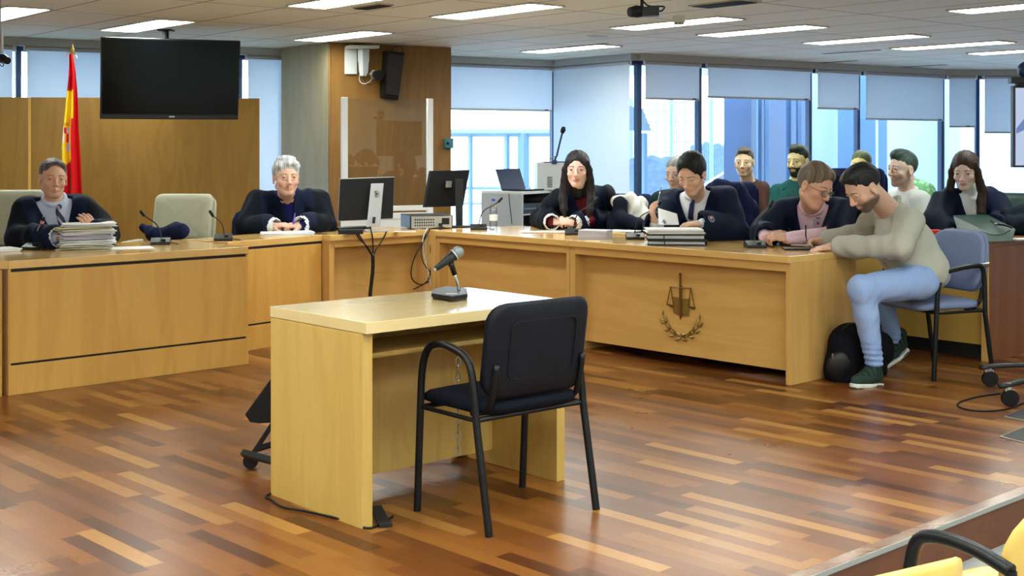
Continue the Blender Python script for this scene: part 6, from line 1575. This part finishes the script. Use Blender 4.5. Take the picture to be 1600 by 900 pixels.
for k in range(4):
    z0 = .12 + k * .21; s_ = E1 + eu_ * .03 + ev_ * .03; L2 = (E2 - E1).length - .06
    sh_ = part('shelf', MB().prism([s_, s_ + eu_ * L2, s_ + eu_ * L2 + ev_ * .25, s_ + ev_ * .25], z0, z0 + .012), M['grey'], ec, world=True)
    dv = part('rack_device', MB().prism([s_ + eu_ * .02, s_ + eu_ * (L2 - .02), s_ + eu_ * (L2 - .02) + ev_ * .22, s_ + eu_ * .02 + ev_ * .22], z0 + .013, z0 + .11), M['plastic'], ec, world=True, bevel=.003)
    dots = MB()
    for i in range(6): dots.box(s_ + eu_ * (.06 + i * .035) - ev_ * .003 + Vector((0, 0, z0 + .06)), (.010, .008, .010))
    part('indicator', dots, M['silver'], dv, world=True)
part('cable', MB().tube([at(795, 303, 11.85), at(797, 325, 11.85), at(800, 350, 11.85)], .004, 6, smooth=1), M['plastic'], ec, world=True)
lp_ = thing('laptop', 'open dark laptop on the grey equipment cabinet', 'laptop', at(800, 298, 11.95))
a_, b_, c_, d_ = at(774, 264, 12.12), at(812, 263, 12.18), at(822, 296, 12.1), at(784, 297, 12.04)
quadbox('lid', a_, b_, c_, d_, .012, M['lidblue'], lp_)
zb = zt + .003; part('keyboard_base', MB().prism([d_, c_, c_ + Vector((.17, .0, 0)), d_ + Vector((.18, -.14, 0))], zb, zb + .014), M['plastic'], lp_, world=True)
g0 = at(860, 300, 12.25)
gb = thing('grey_computer_tower', 'light grey box with black slots on the equipment cabinet', 'computer', Vector((g0.x, g0.y, zt)), .12)
part('case', MB().box((0, .06, .135), (.27, .24, .262)), M['lgrey'], gb, bevel=.006)
g = MB()
for i in range(6): g.box((-.015, -.0615, .035 + i * .018), (.05, .003, .008))
part('slots', g, M['plastic'], gb)
part('top_plate', MB().box((.04, .04, .27), (.22, .20, .008)), M['plastic'], gb)
bm_ = thing('boom_microphone', 'thin black boom microphone standing on the light grey box', 'microphone', at(866, 255, 12.2))
part('base_clamp', MB().box(at(866, 253, 12.2), (.05, .05, .035)), M['bluedk'], bm_, world=True, bevel=.004)
part('arm', MB().tube([at(866, 252, 12.2), at(870, 243, 12.2), at(874, 226, 12.2), at(879, 206, 12.2)], .009, 8), M['bluedk'], bm_, world=True)
part('mic_head', MB().tube([at(878, 208, 12.2), at(880, 203, 12.2), at(881, 198, 12.2)], [.018, .026, .016], 10), M['plastic'], bm_, world=True, smooth=True)
part('joint_knob', MB().tube([at(858, 249, 12.2), at(864, 246, 12.2), at(872, 242, 12.2)], .006, 6), M['chrome'], bm_, world=True)

# ---------------------------------------------------------------- coats, cloth
def drape(name, label, cat, col, prims, h=.008, amp=.006, f=60, seed=1, m='cloth', k=.02, cuts=()):
    pts = [p for a in prims for p in ((a[0], a[1]) if len(a) == 4 else (a[0],))]
    S = Field(pts, .2, h)
    for a in prims:
        if len(a) == 4: S.cone(a[0], a[1], a[2], a[3], k)
        else: S.ell(a[0], a[1], None, k)
    S.folds(amp, f, seed)
    c_ = sum(pts, Vector()) / len(pts); t = thing(name, label, cat, Vector((c_.x, c_.y, min(p.z for p in pts))))
    cc = np.array(col); S.mesh('cloth', M[m], t, lambda V_: np.tile(cc, (len(V_), 1))); return t
drape('cream_coat', 'cream coat draped over a chair beside the woman in robe', 'coat', (.62, .60, .55), [(at(972, 312, 10.0), at(1004, 318, 10.0), .045, .05), (at(985, 312, 10.0), at(1012, 350, 9.9), .06, .07), (at(965, 316, 10.0), at(996, 350, 9.95), .05, .08), (at(996, 320, 10.0), at(1014, 345, 9.9), .045, .06)], amp=.010, f=70, seed=4)
drape('black_cloth', 'black garment hanging between the woman in robe and the cream coat', 'garment', (.006, .008, .018), [(at(966, 318, 9.92), at(972, 316, 9.92), .045, .04), (at(970, 318, 9.92), at(966, 350, 9.9), .05, .09), (at(970, 342, 9.85), at(1000, 352, 9.75), .06, .05)], seed=2)
drape('navy_coat', 'navy coat hung over the chair behind the man reading', 'coat', (.010, .016, .06), [(at(1122, 290, 9.30), at(1156, 300, 9.30), .05, .06), (at(1150, 298, 9.28), at(1170, 330, 9.28), .065, .075), (at(1130, 300, 9.3), at(1150, 345, 9.26), .09, .10), (at(1166, 326, 9.28), at(1170, 372, 9.26), .07, .08)], seed=6, amp=.008)
drape('black_jacket', 'black padded jacket hung on the tall chair between glasses and sweater men', 'jacket', (.006, .008, .022), [(at(1300, 276, 9.08), at(1325, 282, 9.08), .05, .06), (at(1302, 282, 9.05), at(1310, 330, 9.0), .07, .09), (at(1330, 285, 9.05), at(1335, 330, 9.0), .07, .08)], seed=8, amp=.012, f=80)
drape('dark_cloth', 'dark blue cloth lying on the seat arm of the empty beige chair', 'garment', (.010, .014, .05), [(at(225, 356, 8.95), at(240, 365, 8.9), .03, .045), (at(240, 368, 8.9), at(270, 364, 8.9), .045, .05), (at(268, 362, 8.9), at(284, 360, 8.9), .055, .05), (at(276, 356, 8.92), at(282, 366, 8.9), .045, .04)], seed=3)
drape('dark_jacket', 'dark jacket lying on the rear desk at the right edge', 'jacket', (.008, .016, .026), [(at(1572, 336, 9.0), at(1606, 330, 9.0), .05, .06), (at(1578, 352, 8.95), at(1612, 350, 8.95), .07, .08)], seed=5)
ply_chair('waiting_chair', 'pale yellow chair back just showing at the right side behind the dark jacket', at(1612, 316, 10.9), Vector((.2, -.98, 0)), .40, arm=False, rad=.08, fz_=0.0)
# ---------------------------------------------------------------- rear desk things
ZR = .7705
bc_ = thing('green_briefcase', 'dark green leather briefcase on the rear desk before the brown haired woman', 'briefcase', on(1540, 378, ZR))
Dg = 8.62
a_, b_, c_, d_ = at(1488, 336, Dg + .18), at(1542, 334, Dg + .35), at(1588, 358, Dg - .05), at(1536, 358, Dg - .18)
g = MB(); bt_ = [Vector((p.x, p.y, ZR + .002)) for p in (a_, b_, c_, d_)]
bt_[3] = on(1524, 379, ZR + .002); bt_[0] = on(1499, 371, ZR + .002); bt_[2] = on(1582, 377, ZR + .002)
g.add([*bt_, a_, b_, c_, d_], [(3, 2, 1, 0), (4, 5, 6, 7), (0, 1, 5, 4), (1, 2, 6, 5), (2, 3, 7, 6), (3, 0, 4, 7)])
part('bag_body', g, M['darkgreen'], bc_, world=True, bevel=.008)
part('strap', MB().tube([at(1548, 345, Dg + .02), at(1556, 350, Dg - .03), at(1572, 352, Dg - .06), at(1582, 356, Dg - .08)], .007, 6, smooth=1), M['plastic'], bc_, world=True)
part('buckle', MB().ball(at(1556, 350, Dg - .03), .012, 8), M['chrome'], bc_, world=True)
part('handle', MB().tube([at(1530, 358, Dg - .16), at(1545, 368, Dg - .26), at(1565, 368, Dg - .22), at(1578, 360, Dg - .08)], .009, 8, smooth=2), M['darkgreen'], bc_, world=True, smooth=True)
rx = on(1464, 372, ZR); o = part('red_box', MB().box((0, .03, .028), (.06, .07, .052)), M['red'], bevel=.002); o.location = rx; tag(o, 'small red box on the rear desk beside the hand of the brown haired woman', 'box')
pile('loose_papers', 'white papers on the rear desk behind the small red box', on(1478, 371, ZR), .16, .12, .006, .3, 'paper', 3)
pile('loose_papers', 'white papers on the rear desk at the right edge', on(1594, 375, ZR), .16, .12, .010, .3, 'paper', 3)
# earring
HWr = P['rwoman']['HW']
tag(part('earring', MB().tube([HWr(.080 + .006 * math.cos(a), .004, -.047 + .014 * math.sin(a)) for a in np.linspace(0, 2 * PI, 13)], .0022, 6), M['chrome'], P['rwoman']['root'], world=True), 'silver hoop earring', 'x')
for o in P['rwoman']['root'].children:
    if o.name.startswith('earring'): del o['category']; o['label'] = 'silver hoop earring'
# ---------------------------------------------------------------- backpack on the floor
bp = drape('backpack', 'black backpack on the floor behind the legs of the man in sweater', 'backpack', (.004, .004, .007), [(at(1322, 540, 7.62), at(1318, 580, 7.62), .11, .115), (at(1330, 535, 7.66), at(1366, 545, 7.85), .12, .12), (at(1322, 578, 7.64), at(1360, 575, 7.8), .10, .10)], h=.009, amp=.004, f=50, seed=9)
for ch_ in bp.children: ch_.location.z += 0
part('front_pocket', MB().ball(at(1314, 572, 7.53), (.085, .03, .09), 16), M['plastic'], bp, world=True, smooth=True)
part('zip_pull', MB().tube([at(1301, 552, 7.50), at(1302, 560, 7.50)], .005, 6), M['chrome'], bp, world=True)
part('carry_strap', MB().tube([at(1316, 515, 7.6), at(1330, 503, 7.62), at(1350, 512, 7.65), at(1352, 540, 7.6)], .012, 6, smooth=2, flat=.4), M['plastic'], bp, world=True)
